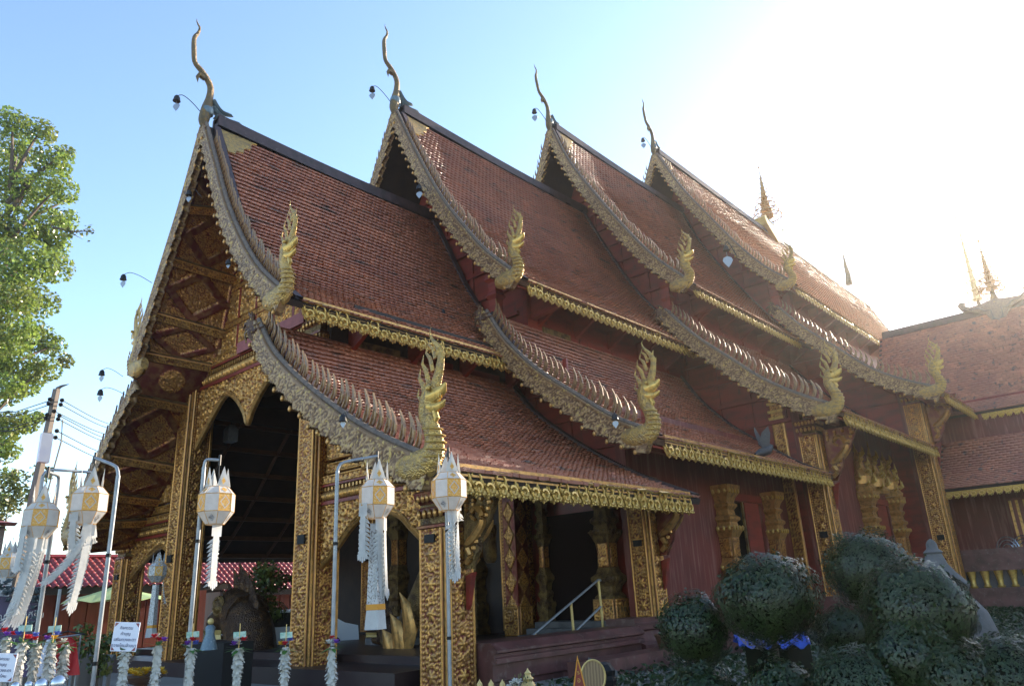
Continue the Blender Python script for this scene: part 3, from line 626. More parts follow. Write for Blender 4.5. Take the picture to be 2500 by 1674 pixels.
# ---------------------------------------------------------------- facade: lintels, arches, gable carving, soffits
KX = (.3+9.4931)/9.4931
def fc(y, z): return ((y+10.2894)*KX-10.2894, (z-1.6)*KX+1.6)
IL = [(0, 14.0), (.9, 12.6), (1.25, 11.5), (1.57, 10.8), (1.86, 9.45), (2.36, 8.5), (3.25, 7.4), (3.7, 7.0), (4.15, 5.75), (5.35, 4.9), (5.9, 4.35), (6.7, 3.65), (7.0, 3.2)]
def gab(s, z, d=0):
    """inside the facade's sloping left edge / the right roof's underside"""
    q = np.array(IL); lim = np.interp(-z, -q[:, 1], q[:, 0])
    Pu = np.array(UC[0]); Pl = np.array(LC[0])
    ru = np.interp(-z, -Pu[:, 1], Pu[:, 0])-.15; rl = np.interp(-z, -Pl[:, 1], Pl[:, 0])-.15
    rr = np.where(z > 7.7, ru, rl)
    return np.where(s > 0, s < lim+d, -s < rr+d)
mk = lambda V: gab(V[:, 1]-YC, V[:, 2])
XW = .34
wb = MB()
def ft(P): return P
back = [(YC+p[0]-.02, p[1]) for p in IL] + [(14.9, 3.7)] 
def lintel(y0, y1, z0, sc, par):
    """stacked carved friezes over an opening: red beam, lotus band, bead band, scroll band"""
    for a, b, kd, mm in ((0, .10, 'beam', 'red'), (.10, .40, 'lotus', 'relief'), (.40, .56, 'bead', 'gold'), (.56, .62, 'beam', 'red'), (.62, .92, 'scroll', 'relief')):
        za, zb = z0+a*sc, z0+b*sc
        if kd == 'beam':
            mb = MB(); mb.box((XW-.16, y0, za), (XW+.12, y1, zb)); mb.build('beam', mm, par)
        elif kd == 'bead':
            mb = MB(); mb.box((XW-.08, y0, za), (XW+.1, y1, zb)); o = mb.build('bead_frieze', 'dirtygold', par); q = MB()
            for y in np.arange(y0+.06, y1-.04, .13): q.box((XW-.13, y, za+.02), (XW-.079, y+.06, zb-.02))
            kind(q.build('bead_row', 'gold', o), 'stuff')
        elif kd == 'lotus':
            def fl(u, v, lu, lv):
                p = (u/.21) % 1-.5; hgt = np.clip(1-(2*p)**2, 0, 1)**.5*np.clip(np.sin(np.clip(v/lv, .02, 1)*PI*.9), 0, 1); hgt = hgt*(.7+.3*np.cos(p*18)); return hgt*1.6, sstep(hgt, .15, .45)
            relief('lotus_frieze', (XW-.08, y1, za), (XW-.08, y0, za), (XW-.08, y0, zb), (XW-.08, y1, zb), par, fl, .07, .022, out=(-1, 0, 0))
        else:
            relief('scroll_frieze', (XW-.10, y1, za), (XW-.10, y0, za), (XW-.10, y0, zb), (XW-.10, y1, zb), par, f_scroll(.19, 5, .05), .06, .025, out=(-1, 0, 0))
def arch(curve, y0, y1, z1, par, seed):
    """carved spandrel between an arch curve (y,z) and the lintel above"""
    C_ = spline(curve, step=.04); yy, zz = C_[:, 0], C_[:, 1]
    o = np.argsort(yy); ys, zs = yy[o], zz[o]
    mask = lambda V: V[:, 2] > np.interp(V[:, 1], ys, zs)
    z0 = zs.min()-.02
    relief('arch_spandrel', (XW-.05, y1, z0), (XW-.05, y0, z0), (XW-.05, y0, z1), (XW-.05, y1, z1), par, f_scroll(.20, seed, 0), .10, .025, mask=mask, out=(-1, 0, 0))
    bk = MB(); bk.sheet([(XW+.02, a, b+.01) for a, b in zip(ys, zs)], [(XW+.02, a, z1) for a in ys]); bk.build('spandrel_back', 'darkwood', par)
    e = MB(); e.tube([(XW-.07, a, b) for a, b in C_], .05, 6, flat=(1.6, 1)); e.tube([(XW-.12, a, b+.09) for a, b in C_], .022, 5); e.build('arch_moulding', 'gold', par)
FA = MB(); FA.box((XW+.12, 3.6, 8.0), (XW+.2, 12.2, 8.25)); FACE = FA.build('front_gable', 'darkwood', T)
bw = MB(); poly = [(a, b) for a, b in [(YC+q[0], q[1]) for q in IL if q[1] > 8.3]] + [(YC+2.4, 8.2), (YC-3.6, 8.2), (YC-3.0, 9.1), (YC-2.1, 10.4), (YC-1.1, 12.2)]
bw.prism(poly, (XW+.21, 0, 0), (0, 1, 0), (0, 0, 1), (.15, 0, 0)); bw.build('gable_back', 'red', FACE)
def aside(lo, hi, sgn):    # half gables over the aisles
    P = [(p[0], p[1]) for p in (IL if sgn > 0 else LC[0]) if p[1] < 7.2]
    if sgn < 0: P = [(3.75, 7.1), (4.42, 6.3), (5.5, 5.4), (6.75, 4.5), (7.6, 3.95)]
    poly = [(YC+sgn*a, b) for a, b in P] + [(YC+sgn*P[-1][0], 3.7), (YC+sgn*2.95, 3.7), (YC+sgn*2.95, P[0][1])]
    q = MB(); q.prism(poly, (XW+.21, 0, 0), (0, 1, 0), (0, 0, 1), (.12, 0, 0)); q.build('gable_back', 'red', FACE)
aside(0, 0, 1); aside(0, 0, -1)
lintel(5.0, 11.0, 7.74, .95, FACE)
lintel(.7, 4.35, 3.66, .72, FACE); lintel(11.6, 14.7, 3.66, .72, FACE)
arch([(11.0, 5.9), (10.62, 6.27), (9.95, 6.85), (9.5, 7.2), (9.15, 7.28), (8.65, 7.0), (8.2, 6.55), (7.98, 6.22), (7.76, 6.55), (7.3, 7.0), (6.8, 7.28), (6.45, 7.2), (6.0, 6.85), (5.34, 6.27), (5.0, 5.9)], 5.0, 11.0, 7.76, FACE, 3)
arch([(4.35, 2.3), (3.7, 2.72), (3.2, 3.1), (2.6, 3.36), (2.2, 3.36), (1.6, 3.15), (1.2, 2.85), (.72, 2.5)], .72, 4.35, 3.68, FACE, 4)
arch([(14.75, 2.45), (14.2, 2.75), (13.7, 2.98), (13.2, 3.2), (12.6, 3.36), (12.1, 3.2), (11.7, 2.9), (11.5, 2.7)], 11.5, 14.75, 3.68, FACE, 6)
# carved panels of the gable: rows of framed panels between gilded beams
rows = [(8.66, 9.36), (9.56, 10.5), (10.7, 11.7), (11.9, 12.8)]
for r, (za, zb) in enumerate(rows):
    for i in range(-4, 4):
        y0, y1 = YC+i*.98+.06, YC+(i+1)*.98-.06
        relief('gable_panel', (XW+.02, y1, za), (XW+.02, y0, za), (XW+.02, y0, zb), (XW+.02, y1, zb), FACE, f_scroll(.22, r*9+i, .05), .09, .03, mask=mk, out=(-1, 0, 0))
        px = MB(); zz = zb
        if gab(np.array([i*.98]), np.array([zb]))[0]: px.box((XW-.06, YC+i*.98-.055, za), (XW+.2, YC+i*.98+.055, zb)); px.build('post', 'red', FACE)
    relief('gable_beam', (XW-.04, YC+3.4, zb), (XW-.04, YC-4, zb), (XW-.04, YC-4, zb+.2), (XW-.04, YC+3.4, zb+.2), FACE, f_scroll(.14, r, .03), .05, .03, mask=mk, out=(-1, 0, 0))
for sgn, y0, y1 in ((1, 11.62, 14.9), (-1, .6, 4.3)):
    for r, (za, zb) in enumerate(((4.36, 4.62), (4.66, 5.35), (5.40, 5.6), (5.66, 6.5), (6.55, 7.1))):
        n = 1 if r in (0, 2) else 3
        for i in range(n):
            a, b = y0+(y1-y0)*i/n+.03, y0+(y1-y0)*(i+1)/n-.03
            relief('gable_panel' if n > 1 else 'gable_beam', (XW+.02, b, za), (XW+.02, a, za), (XW+.02, a, zb), (XW+.02, b, zb), FACE, f_scroll(.20 if n > 1 else .13, r+i*7+int(y0), .05), .09, .028, mask=mk, out=(-1, 0, 0))
# pink plaque with lettering on the main lintel
pq = MB(); pq.box((XW-.25, 5.2, 8.30), (XW-.20, 8.55, 8.62)); PLQ = pq.build('plaque', 'pink', FACE)
# soffit of the front overhang: gilded cross beams and coffered panels (left side is the one in view)
OUTC = [(.3,14.0),(.9,12.42),(1.66,11.07),(2.46,9.65),(3.1,8.63),(3.35,7.4),(4.64,5.9),(5.06,4.87),(5.75,4.1),(6.5,3.3)]
INC = [(.15,13.7),(.75,12.9),(1.5,10.95),(1.86,9.31),(2.33,8.38),(3.21,7.27),(4.1,5.63),(5.31,4.8),(5.85,4.25),(6.6,3.5)]
SO = MB(); xa, xb_ = -1.52, .33
SO.sheet([(xa, YC+a+.14, b+.12) for a, b in OUTC], [(xb_, YC+a+.14, b+.12) for a, b in INC]); SOF = SO.build('front_soffit', 'red', T)
for i in range(len(OUTC)-1):
    A, B = OUTC[i], OUTC[i+1]; C0, D0 = INC[i], INC[i+1]
    p = lambda x, q: (x, YC+q[0], q[1])
    fn = f_oval(i) if i == 4 else f_diamond(i)
    relief('soffit_panel', p(xa, A), p(xa, B), p(xb_, D0), p(xb_, C0), SOF, fn, .05, .03, out=(0, -1, -.6))
    if i:
        P0, P1 = Vector(p(xa-.02, A)), Vector(p(xb_, C0)); d = P1-P0; dn = Vector((0, -.75, -.65)); pe = d.cross(dn).normalized()
        o1 = P0 + dn*.16; h = .13
        bm_ = MB(); bm_.add([P0-pe*h, P1-pe*h, P1+pe*h, P0+pe*h, P0-pe*h+dn*.15, P1-pe*h+dn*.15, P1+pe*h+dn*.15, P0+pe*h+dn*.15], [(0,1,2,3),(4,5,6,7),(0,1,5,4),(2,3,7,6),(1,2,6,5),(0,3,7,4)])
        cb = bm_.build('cross_beam', 'dirtygold', SOF)
        relief('carved_face', P0-pe*h+dn*.153, P1-pe*h+dn*.153, P1+pe*h+dn*.153, P0+pe*h+dn*.153, cb, f_scroll(.14, i, .035), .035, .028, out=dn)
# left lower roof of the porch with its purlins, seen from below through the arch
wide = [(2.9, 7.6), (4.1, 6.5), (5.6, 5.0), (7.2, 3.7), (8.1, 3.15)]
LLr = slab('roof', wide, .4, 6.9, 'dark', T, -1)
for i in range(7):
    P = spline(wide, n=60)[6+i*8]; mb = MB(); mb.box((.4, YC+P[0]-.06, P[1]-.19), (6.9, YC+P[0]+.06, P[1]-.045)); mb.build('purlin', 'darkwood', T)
for i in range(3):
    x = 1.8+i*1.8; P = spline(wide, n=20); mb = MB(); mb.tube([(x, YC+p[0], p[1]-.12) for p in P], .07, 4); mb.build('rafter', 'darkwood', T)
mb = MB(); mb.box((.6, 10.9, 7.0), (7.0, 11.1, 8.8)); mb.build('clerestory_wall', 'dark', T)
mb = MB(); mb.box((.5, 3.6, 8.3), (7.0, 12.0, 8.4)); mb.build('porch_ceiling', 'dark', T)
for x in (2.2, 4.2): 
    mb = MB(); mb.box((x, 4.3, 7.9), (x+.2, 11.6, 8.2)); mb.build('tie_beam', 'darkwood', T)
mb = MB(); mb.box((-.35, 1.0, 0), (.897, 14.4, .34)); mb.build('front_step', 'floor', T)
mb = MB(); mb.box((.9, .2, 0), (7.0, 15.5, .5)); mb.build('porch_floor', 'floor', T)
# ---------------------------------------------------------------- windows, door, plinth of the hall
def baluster(x, y, z0, z1, w, parent, name='window_pilaster', m='relief', d=.5):
    """square lotus-waisted pilaster: foot, double waist, long shaft, flaring cap"""
    H = z1-z0
    pr = [(.60,0),(.60,.03),(.42,.06),(.50,.09),(.56,.13),(.56,.155),(.40,.175),(.36,.20),(.46,.22),(.46,.235),(.34,.26),(.38,.30),(.54,.335),(.54,.36),(.38,.385),(.31,.42),(.29,.52),(.33,.58),(.50,.645),(.54,.655),(.36,.67),(.33,.70),(.44,.72),(.44,.74),(.31,.76),(.29,.80),(.40,.83),(.40,.845),(.31,.86),(.38,.90),(.52,.94),(.56,1.0)]
    mb = MB(); mb.lathe([(r*w, z*H) for r, z in pr], (x, y, z0), square=True)
    o = mb.build(name, 'dirtygold' if m == 'dirtygold' else 'gold', parent)
    relief('carved_face', (x-.315*w, y+.27*w, z0+.42*H), (x-.315*w, y-.27*w, z0+.42*H), (x-.335*w, y-.27*w, z0+.58*H), (x-.335*w, y+.27*w, z0+.58*H), o, f_scroll(.14, int(x*3), .03), .03, .03, out=(-1, 0, 0))
    relief('carved_face', (x-.27*w, y-.315*w, z0+.42*H), (x+.27*w, y-.315*w, z0+.42*H), (x+.27*w, y-.335*w, z0+.58*H), (x-.27*w, y-.335*w, z0+.58*H), o, f_scroll(.14, int(x*5), .03), .03, .03, out=(0, -1, 0))
    lf = MB()
    for zz, n in ((.155, 4), (.345, 4), (.65, 4), (.95, 4)):
        r = float(np.interp(zz, [p[1] for p in pr], [p[0] for p in pr]))*w
        for i in range(n):
            t = ((i+.5)/n-.5)*2*r*.95; lf.ball((x-r, y+t, z0+zz*H), .06, 5, 3, (.7, 1, 1.4)); lf.ball((x+t, y-r, z0+zz*H), .06, 5, 3, (1, .7, 1.4))
    kind(lf.build('petal_band', m if m == 'dirtygold' else 'goldb', o, smooth=True), 'stuff')
    return o
def window(x0, x1, y, z0, z1, w, ped):
    fr = MB(); fr.box((x0-.15, y-.06, z1), (x1+.15, y+.2, z1+.22)); fr.box((x0-.15, y-.1, z0-.2), (x1+.15, y+.2, z0)); o = fr.build('window', 'red', T)
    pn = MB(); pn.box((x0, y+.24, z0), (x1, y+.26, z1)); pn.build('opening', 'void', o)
    for a, b in ((x0+1.35, x1-.02), (x0+1.20, x0+1.30)):
        s = MB(); s.box((a, y+.02, z0), (b, y+.08, z1-.004)); s.build('shutter', 'red' if b-a > .2 else 'dirtygold', o)
    baluster(x0-.45, y-.16, z0-.75, z1+.35, w, o); baluster(x1+.55, y-.16, z0-.75, z1+.35, w*.9, o)
    if ped:
        for cx in (x0-.4, (x0+x1)/2, x1+.5):
            h = 2.2 if cx == (x0+x1)/2 else 1.6
            mb = MB(); mb.lathe([(.46, 0), (.50, .12), (.36, .3), (.38, .6), (.24, .9), (.14, 1.3), (.05, 1.7), (.01, h)], (cx, y-.12, z1+.36), 8); p = mb.build('pediment_flame', 'gold', o)
            q = MB()
            for i in range(18):
                a = i*2.4; zz = .15+i*.085; r = .42*(1-zz/2.0)+.04
                q.tube([(cx+math.cos(a)*r, y-.12-abs(math.sin(a))*r, z1+.36+zz), (cx+math.cos(a)*(r+.12), y-.16-abs(math.sin(a))*(r+.1), z1+.42+zz), (cx+math.cos(a)*(r+.1), y-.16-abs(math.sin(a))*(r+.1), z1+.66+zz)], [.07, .06, .01], 5)
            q.build('flame_leaf', 'relief' if False else 'goldb', p)
window(12.15, 14.55, .45, 1.5, 4.02, .74, False)
window(21.9, 24.5, -.65, 1.5, 4.3, .78, True)
mb = MB(); mb.box((7.13, 4.4, .5), (7.25, 13.5, 7.2)); PW = mb.build('portal_shade_panel', 'dark', T)  # dark panel added over the red wall, stands for the porch's shade
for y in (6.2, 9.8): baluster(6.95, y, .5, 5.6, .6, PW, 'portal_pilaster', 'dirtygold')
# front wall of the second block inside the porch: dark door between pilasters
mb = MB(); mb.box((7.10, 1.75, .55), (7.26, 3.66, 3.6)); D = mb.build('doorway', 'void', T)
for y in (3.75, 1.62):
    q = MB(); q.box((7.0, y-.08, .55), (7.2, y+.08, 3.6)); q.build('door_frame', 'red', D)
baluster(6.85, 1.28, .5, 4.3, .62, D, 'door_pilaster', 'dirtygold'); baluster(6.95, 3.5, .7, 4.3, .34, D, 'door_pilaster', 'dirtygold')
q = MB(); q.box((6.2, 3.86, .6), (6.7, 4.30, 4.3)); pil = q.build('diamond_pilaster', 'red', T)
for i, z in enumerate(np.arange(1.25, 4.2, .62)):
    def fd(u, v, lu, lv):
        d = np.abs(u/lu-.5)*2+np.abs(v/lv-.5)*2; h = scroll(u, v, .1, 3); k = np.where(d < .98, sstep(h, .1, .4), 0.0); return np.where(d < .98, .4+h, 0), k
    relief('diamond_inlay', (6.195, 4.28, z-.31), (6.195, 3.88, z-.31), (6.195, 3.88, z+.31), (6.195, 4.28, z+.31), pil, fd, .03, .02, out=(-1, 0, 0))
    relief('diamond_inlay', (6.22, 3.855, z-.31), (6.68, 3.855, z-.31), (6.68, 3.855, z+.31), (6.22, 3.855, z+.31), pil, fd, .03, .02, out=(0, -1, 0))
for x, y, a, z1 in ((6.2, 3.86, .5, 1.25), (6.55, 1.0, .6, 1.35)):
    q = MB(); q.box((x-.05, y-.06, .5), (x+a, y+a, z1)); b = q.build('pedestal', 'dirtygold', T)
    relief('carved_face', (x-.053, y+a-.02, .5), (x-.053, y-.04, .5), (x-.053, y-.04, z1), (x-.053, y+a-.02, z1), b, f_scroll(.16, 8, .04), .04, .025, out=(-1, 0, 0))
    relief('carved_face', (x-.03, y-.063, .5), (x+a-.02, y-.063, .5), (x+a-.02, y-.063, z1), (x-.03, y-.063, z1), b, f_scroll(.16, 9, .04), .04, .025, out=(0, -1, 0))
def moulded(name, pr, x0, x1, y, mt='maroon', parent=T, back=.6):
    """profile (projection, z) run along x on the -y side"""
    mb = MB(); poly = [(-p, z) for p, z in pr] + [(back, pr[-1][1]), (back, pr[0][1])]
    mb.prism(poly, (x0, y, 0), (0, 1, 0), (0, 0, 1), (x1-x0, 0, 0)); return mb.build(name, mt, parent)
moulded('plinth', [(.18, 0), (.18, .10), (.24, .12), (.24, .40), (.34, .42), (.34, .50), (.28, .52), (.28, .57), (.36, .60), (.36, .64), (.20, .76)], .76, 5.55, -.12)
moulded('plinth', [(.55, 0), (.55, .16), (.45, .20), (.45, .34), (.30, .40), (.26, .62), (.34, .66), (.34, .74), (.20, .80), (.2, .9)], 5.75, 7.75, .1)
moulded('plinth', [(.40, 0), (.40, .2), (.30, .26), (.30, .7), (.36, .74), (.36, .9), (.2, .96)], 7.75, 16.3, .55)
moulded('plinth', [(.55, 0), (.55, .3), (.40, .4), (.40, .8), (.5, .85), (.5, .95), (.3, 1.0)], 16.3, 18.2, -.95); moulded('plinth', [(.3, 0), (.3, .9), (.4, .95), (.4, 1.1), (.2, 1.15)], 18.2, 26.3, -.55)
# end of the long rear ridge, its end finials and the parasol spire on the ridge
def spire(x, y, z, h, parent, r=.62, m='gold'):
    mb = MB(); mb.lathe([(.30*r/.6, 0), (.22*r/.6, .12*h*.6), (.12, .15*h), (.10, .24*h)], (x, y, z), 8); o = mb.build('spire', 'dirtygold', parent)
    for i in range(8):
        t = i/8; rr = r*(1-t)**1.35+.05; zz = z+h*(.20+.66*t); rg = MB()
        P = [(x+rr*math.cos(a), y+rr*math.sin(a), zz) for a in np.linspace(0, 2*PI, 17)]; rg.tube(P, .035*(1.3-t), 4, caps=False)
        for k in range(8 if i < 4 else 5):
            a = k*2*PI/(8 if i < 4 else 5)+i*.3; c, s = math.cos(a), math.sin(a); f = 1-t*.7
            rg.tube([(x+c*rr, y+s*rr, zz), (x+c*(rr+.14*f), y+s*(rr+.14*f), zz-.06), (x+c*(rr+.2*f), y+s*(rr+.2*f), zz+.14*f)], [.04*f, .035*f, .006], 4)
            if i < 3: rg.tube([(x+c*rr, y+s*rr, zz), (x+c*rr, y+s*rr, zz-.22)], [.012, .03], 4)
            rg.tube([(x+c*rr, y+s*rr, zz), (x, y, zz+.03)], .02, 4)
        rg.lathe([(rr*.45, -.02), (rr*.5, .05), (rr*.3, h*.085)], (x, y, zz), 8); rg.build('parasol_tier', m, o)
    t = MB(); t.tube([(x, y, z+.2*h), (x, y, z+h)], [.07, .015], 6); t.ball((x, y, z+h*.94), .08, 6, 4); t.build('rod', m, o); return o
spire(40.4, YC, 25.95, 5.7, T, 1.0)
sd_ = MB(); sd_.prism([(-1.6, .1), (-1.9, .55), (-1.6, .75), (-1.2, .4), (0, .25), (1.2, .4), (1.6, .75), (1.9, .55), (1.6, .1), (0, -.9)], (40.4, YC-.5, 25.75), (1, 0, 0), (0, 0, 1), (0, 1, 0)); sd_.build('ridge_saddle', 'goldpale', T)
def tailfin(x, z, parent, h=2.5):
    mb = MB(); P = spline([(0, 0), (.05, .5), (.18, 1.0), (.05, 1.5), (-.02, 2.0), (.10, h)], n=16)
    mb.tube([(x+a, YC, z+b) for a, b in P], np.interp(np.linspace(0, 1, 16), [0, .2, .6, 1], [.32, .26, .14, .01]), 7, ref=(0, 1, 0)); return mb.build('roof_finial', 'scale', parent, smooth=True)
tailfin(57.4, 26.5, T, 3.4)
mb = MB()
for i in range(26):
    s = i/25; P = spline(UC[3], n=26)[i]; mb.tube([(62.05, YC-P[0], P[1]+.2), (62.15, YC-P[0]-.1, P[1]+.75)], [.1, .01], 4)
kind(mb.build('rear_fins', 'dirtygold', T), 'stuff')
# red carved post ends and banners under the upper boards
for k in (1, 2, 3):
    x, s, z = XB[k]+.55, LC[k][0][0]+.02, LC[k][0][1]
    mb = MB(); mb.lathe([(.13, -.2), (.19, .0), (.13, .12), (.15, .5), (.22, .62), (.15, .74), (.15, 1.05), (.24, 1.15), (.2, 1.3)], (x, YC-s, z+.1), square=True); mb.build('carved_post', 'red', T)
# handrail on the side stair
HR = thing('handrail', 'steel stair handrail rising to the dark side door', 'handrail', (5.9, .9, .5))
for nm, P in (('rail', [(3.05, .9, .60), (5.85, .9, 1.80), (5.95, .9, 1.78)]), ('rail', [(4.5, .9, .56), (5.9, .9, 1.20)]), ('post', [(5.9, .9, .5), (5.85, .9, 1.79)]), ('post', [(4.75, .9, .5), (4.72, .9, 1.31)]), ('post', [(3.4, .9, .4), (3.4, .9, .75)])):
    q = MB(); q.tube(P, .028 if nm == 'rail' else .032, 8); q.build(nm, 'steel' if nm == 'rail' else 'goldpale', HR, smooth=True)
st = MB()
for i in range(3): st.box((5.6+i*.35, 1.0, .502), (7.05, 3.4, .56+i*.14-.002*i))
st.build('door_steps', 'stone', T)
# ================================================================ side hall (runs off to the right)
SH = thing('side_hall', 'lower red hall joining from the right with two tiled roof tiers and a gold balustrade', 'hall', (30, -8, 0))
RIDX, RIDZ = 35.6, 14.6
def slope_y(name, P, y0, y1, parent, tl, tw, seed):
    """tiled slope facing -x: P = [(x, z)] from eave to ridge"""
    Q = spline(P, step=tl); N, _ = normals2(Q); N = np.where(N[:, 1:2] < 0, -N, N); nc = len(Q)-1; nx = int((y0-y1)/tw); rg = np.random.default_rng(seed)
    i = np.arange(nc)[:, None]*np.ones((1, nx), int); j = np.ones((nc, 1), int)*np.arange(nx); ys = y0-(j+.5*(i % 2))*tw
    lift = .035+rg.uniform(0, .014, (nc, nx)); d = (Q[1:]-Q[:-1])[:, None]; nn = N[:-1][:, None]; lo = Q[:-1][:, None]-d*(.12+rg.normal(0, .05, (nc, nx, 1))); hi = Q[:-1][:, None]*np.ones((1, nx, 1))+d*1.1; top = lo+nn*lift[..., None]
    pt = lambda y, p: np.stack([p[..., 0], y, p[..., 1]], -1)
    V = np.stack([pt(ys, top), pt(ys-tw+.01, top), pt(ys-tw+.01, hi), pt(ys, hi), pt(ys, lo), pt(ys-tw+.01, lo)], 2).reshape(-1, 3); b = np.arange(nc*nx)*6
    F = np.concatenate([np.stack([b, b+1, b+2], 1), np.stack([b, b+2, b+3], 1), np.stack([b+4, b+5, b+1], 1), np.stack([b+4, b+1, b], 1), np.stack([b+4, b, b+3], 1), np.stack([b+5, b+2, b+1], 1)])
    kind(raw('roof_tiles', V, F, 'tile', parent, [('tint', 'FACE', np.tile(rg.random(nc*nx), 6))]), 'stuff')
def slab_y(P, y0, y1, parent, name='roof', m='dark'):
    Q = spline(P, n=16); N, _ = normals2(Q); N = np.where(N[:, 1:2] < 0, -N, N); A = Q-N*.01; B = Q-N*.15
    mb = MB(); mb.prism([tuple(p) for p in A]+[tuple(p) for p in B[::-1]], (0, y1, 0), (1, 0, 0), (0, 0, 1), (0, y0-y1, 0)); return mb.build(name, m, parent)
SU = [(30.2, 8.55), (31.6, 9.6), (33.4, 11.6), (RIDX, RIDZ)]; SL = [(27.1, 4.95), (28.6, 5.75), (30.0, 6.9), (31.2, 8.2)]
sr1 = slab_y(SU, 1.0, -28, SH); slope_y('t', SU, 1.0, -28, sr1, .2, .3, 3)
sr2 = slab_y(SL, -1.9, -28, SH); slope_y('t', SL, -1.92, -28, sr2, .2, .3, 4)
slab_y([(2*RIDX-a, b) for a, b in SU[::-1]], -.5, -28, SH)
mb = MB(); mb.box((RIDX-.2, -28, RIDZ-.1), (RIDX+.2, 0.8, RIDZ+.2)); mb.box((RIDX-.1, -28, RIDZ+.2), (RIDX+.1, .8, RIDZ+.32)); mb.build('ridge_cap', 'ridge', sr1)
eave(30.3, 8.15, -3.9, -16, SH, 'y', .31); eave(27.2, 4.52, -2.0, -12, SH, 'y', .31)
mb = MB(); mb.box((31.1, -28, 6.5), (31.3, -1, 9.3)); mb.build('clerestory_wall', 'red', SH)
mb = MB(); mb.box((30.4, -28, .2), (30.7, -1.4, 8.6)); WLS = mb.build('wall', 'redwall', SH)
for y in (-4.35, -6.6, -9):
    mb = MB(); mb.box((29.9, y-.45, 2.3), (30.38, y+.25, 4.5)); mb.build('pilaster', 'shutter', SH)
    for o in (-.38, -.1, .15):
        q = MB(); q.box((29.86, y+o-.05, 2.3), (29.897, y+o+.05, 4.4)); q.build('pilaster_strip', 'gold', SH)
mb = MB(); mb.box((27.9, -28, .0), (30.4, -2.0, .85)); mb.build('terrace', 'maroon', SH)
mb = MB(); mb.box((27.85, -28, 1.52), (28.25, -2.05, 2.32)); mb.box((27.78, -28, 2.2), (28.3, -2.02, 2.4)); mb.build('balustrade_rail', 'maroon', SH)
for i in range(22):
    y = -2.45-i*.50; mb = MB(); mb.lathe([(.12, 0), (.16, .05), (.10, .12), (.12, .35), (.17, .6), (.18, .67)], (28.05, y, .85), 8); mb.build('baluster', 'goldb', SH, smooth=True)
mb = MB(); mb.box((28.2, -28, .85), (28.24, -2.2, 1.52)); mb.build('balustrade_backing', 'stone', SH)
mb = MB(); mb.box((30.25, -7.6, 3.4), (30.39, -6.0, 4.3)); mb.build('window', 'void', SH)
mb = MB(); cx = -5.0
mb.prism([(-1.35, .10), (-1.62, .22), (-1.72, .48), (-1.55, .66), (-1.34, .60), (-1.42, .42), (-1.15, .25), (-.6, .30), (0, .42), (.6, .30), (1.15, .25), (1.42, .42), (1.34, .60), (1.55, .66), (1.72, .48), (1.62, .22), (1.35, .10), (.55, -.25), (.3, -.75), (0, -1.1), (-.3, -.75), (-.55, -.25)], (RIDX-.45, cx, RIDZ+.15), (0, 1, 0), (0, 0, 1), (.4, 0, 0)); sdl = mb.build('ridge_saddle', 'greyband', SH)
mb = MB()
mb.tube([(RIDX-.50, cx+a, RIDZ+.15+b) for a, b in [(-1.2, .12), (-.75, .08), (-.5, -.16), (-.25, -.16), (-.22, -.6), (0, -.78), (.22, -.6), (.25, -.16), (.5, -.16), (.75, .08), (1.2, .12)]], .04, 5); mb.build('saddle_line', 'stone', sdl)
spire(RIDX-.2, cx, RIDZ+.35, 3.9, SH, .55)
# two gilded parasol spires far behind the side hall
for i, (x, y, z, h) in enumerate(((50.0, -2.3, 18.0, 9.0),)):
    FS = thing('parasol_spire', 'pale tiered parasol spire rising behind the side hall saddle', 'spire', (x, y, 0))
    mb = MB(); mb.lathe([(.9, 0), (.7, 6), (.55, 14), (.4, 17.6), (.3, 18.6)], (x, y, 0), 10); mb.build('shaft', 'goldpale', FS); spire(x, y, z, h, FS, .55, 'goldpale')
# ================================================================ wind bells on curved rods
BELL_LABELS = []
def bell(x, y, z, dx, dy, L, label, s=1.0):
    t = thing('wind_bell', label, 'wind bell', (x, y, z), 'wind bells on the gable boards')
    P = spline([(0, 0, 0), (dx*L*.45, dy*L*.45, .30*s), (dx*L*.8, dy*L*.8, .42*s), (dx*L, dy*L, .30*s)], n=12)
    mb = MB(); mb.tube(P, .014*s, 5); local(mb.build('rod', 'iron'), t)
    e = P[-1]; b = MB(); b.lathe([(.015, .02), (.05, .0), (.09, -.06), (.105, -.16), (.12, -.20), (.10, -.20)], e, 10); local(b.build('bell', 'iron', smooth=True), t)
    l = MB(); l.tube([(e[0], e[1], e[2]-.18*s), (e[0], e[1], e[2]-.32*s)], .006, 4)
    lf = [(0, -.30), (.10, -.34), (.13, -.42), (.09, -.50), (0, -.62), (-.09, -.50), (-.13, -.42), (-.10, -.34)]
    l.prism([(a*s, c*s) for a, c in lf], (e[0]+.005, e[1], e[2]), (.55, -.83, 0), (0, 0, 1), (.01, .006, 0)); local(l.build('leaf', 'glass_leaf'), t)
    t.scale = (s, s, s); return t
bell(-1.75, YC, 15.0, -1, 0, .85, 'wind bell hanging in front of the tallest left roof finial, over the nearest gable', .9)
bell(5.1, YC, 18.9, -1, 0, .95, 'wind bell in front of the second roof finial from the left', .95)
bell(14.5, YC, 22.6, -1, 0, .95, 'wind bell in front of the third roof finial', 1.05)
bell(24.3, YC, 25.6, -1, 0, .95, 'small wind bell in front of the fourth roof finial', 1.05)
bell(-1.75, 10.25, 10.5, -.85, .5, .95, 'wind bell on the upper left gable board against blue sky', .8)
bell(-1.75, 11.55, 8.0, -.85, .5, .75, 'wind bell just left of the small serpent head on the left gable edge', .75)
bell(-1.75, 11.0, 7.3, -.85, .5, .95, 'lower wind bell under the left serpent head, against the sky', .75)
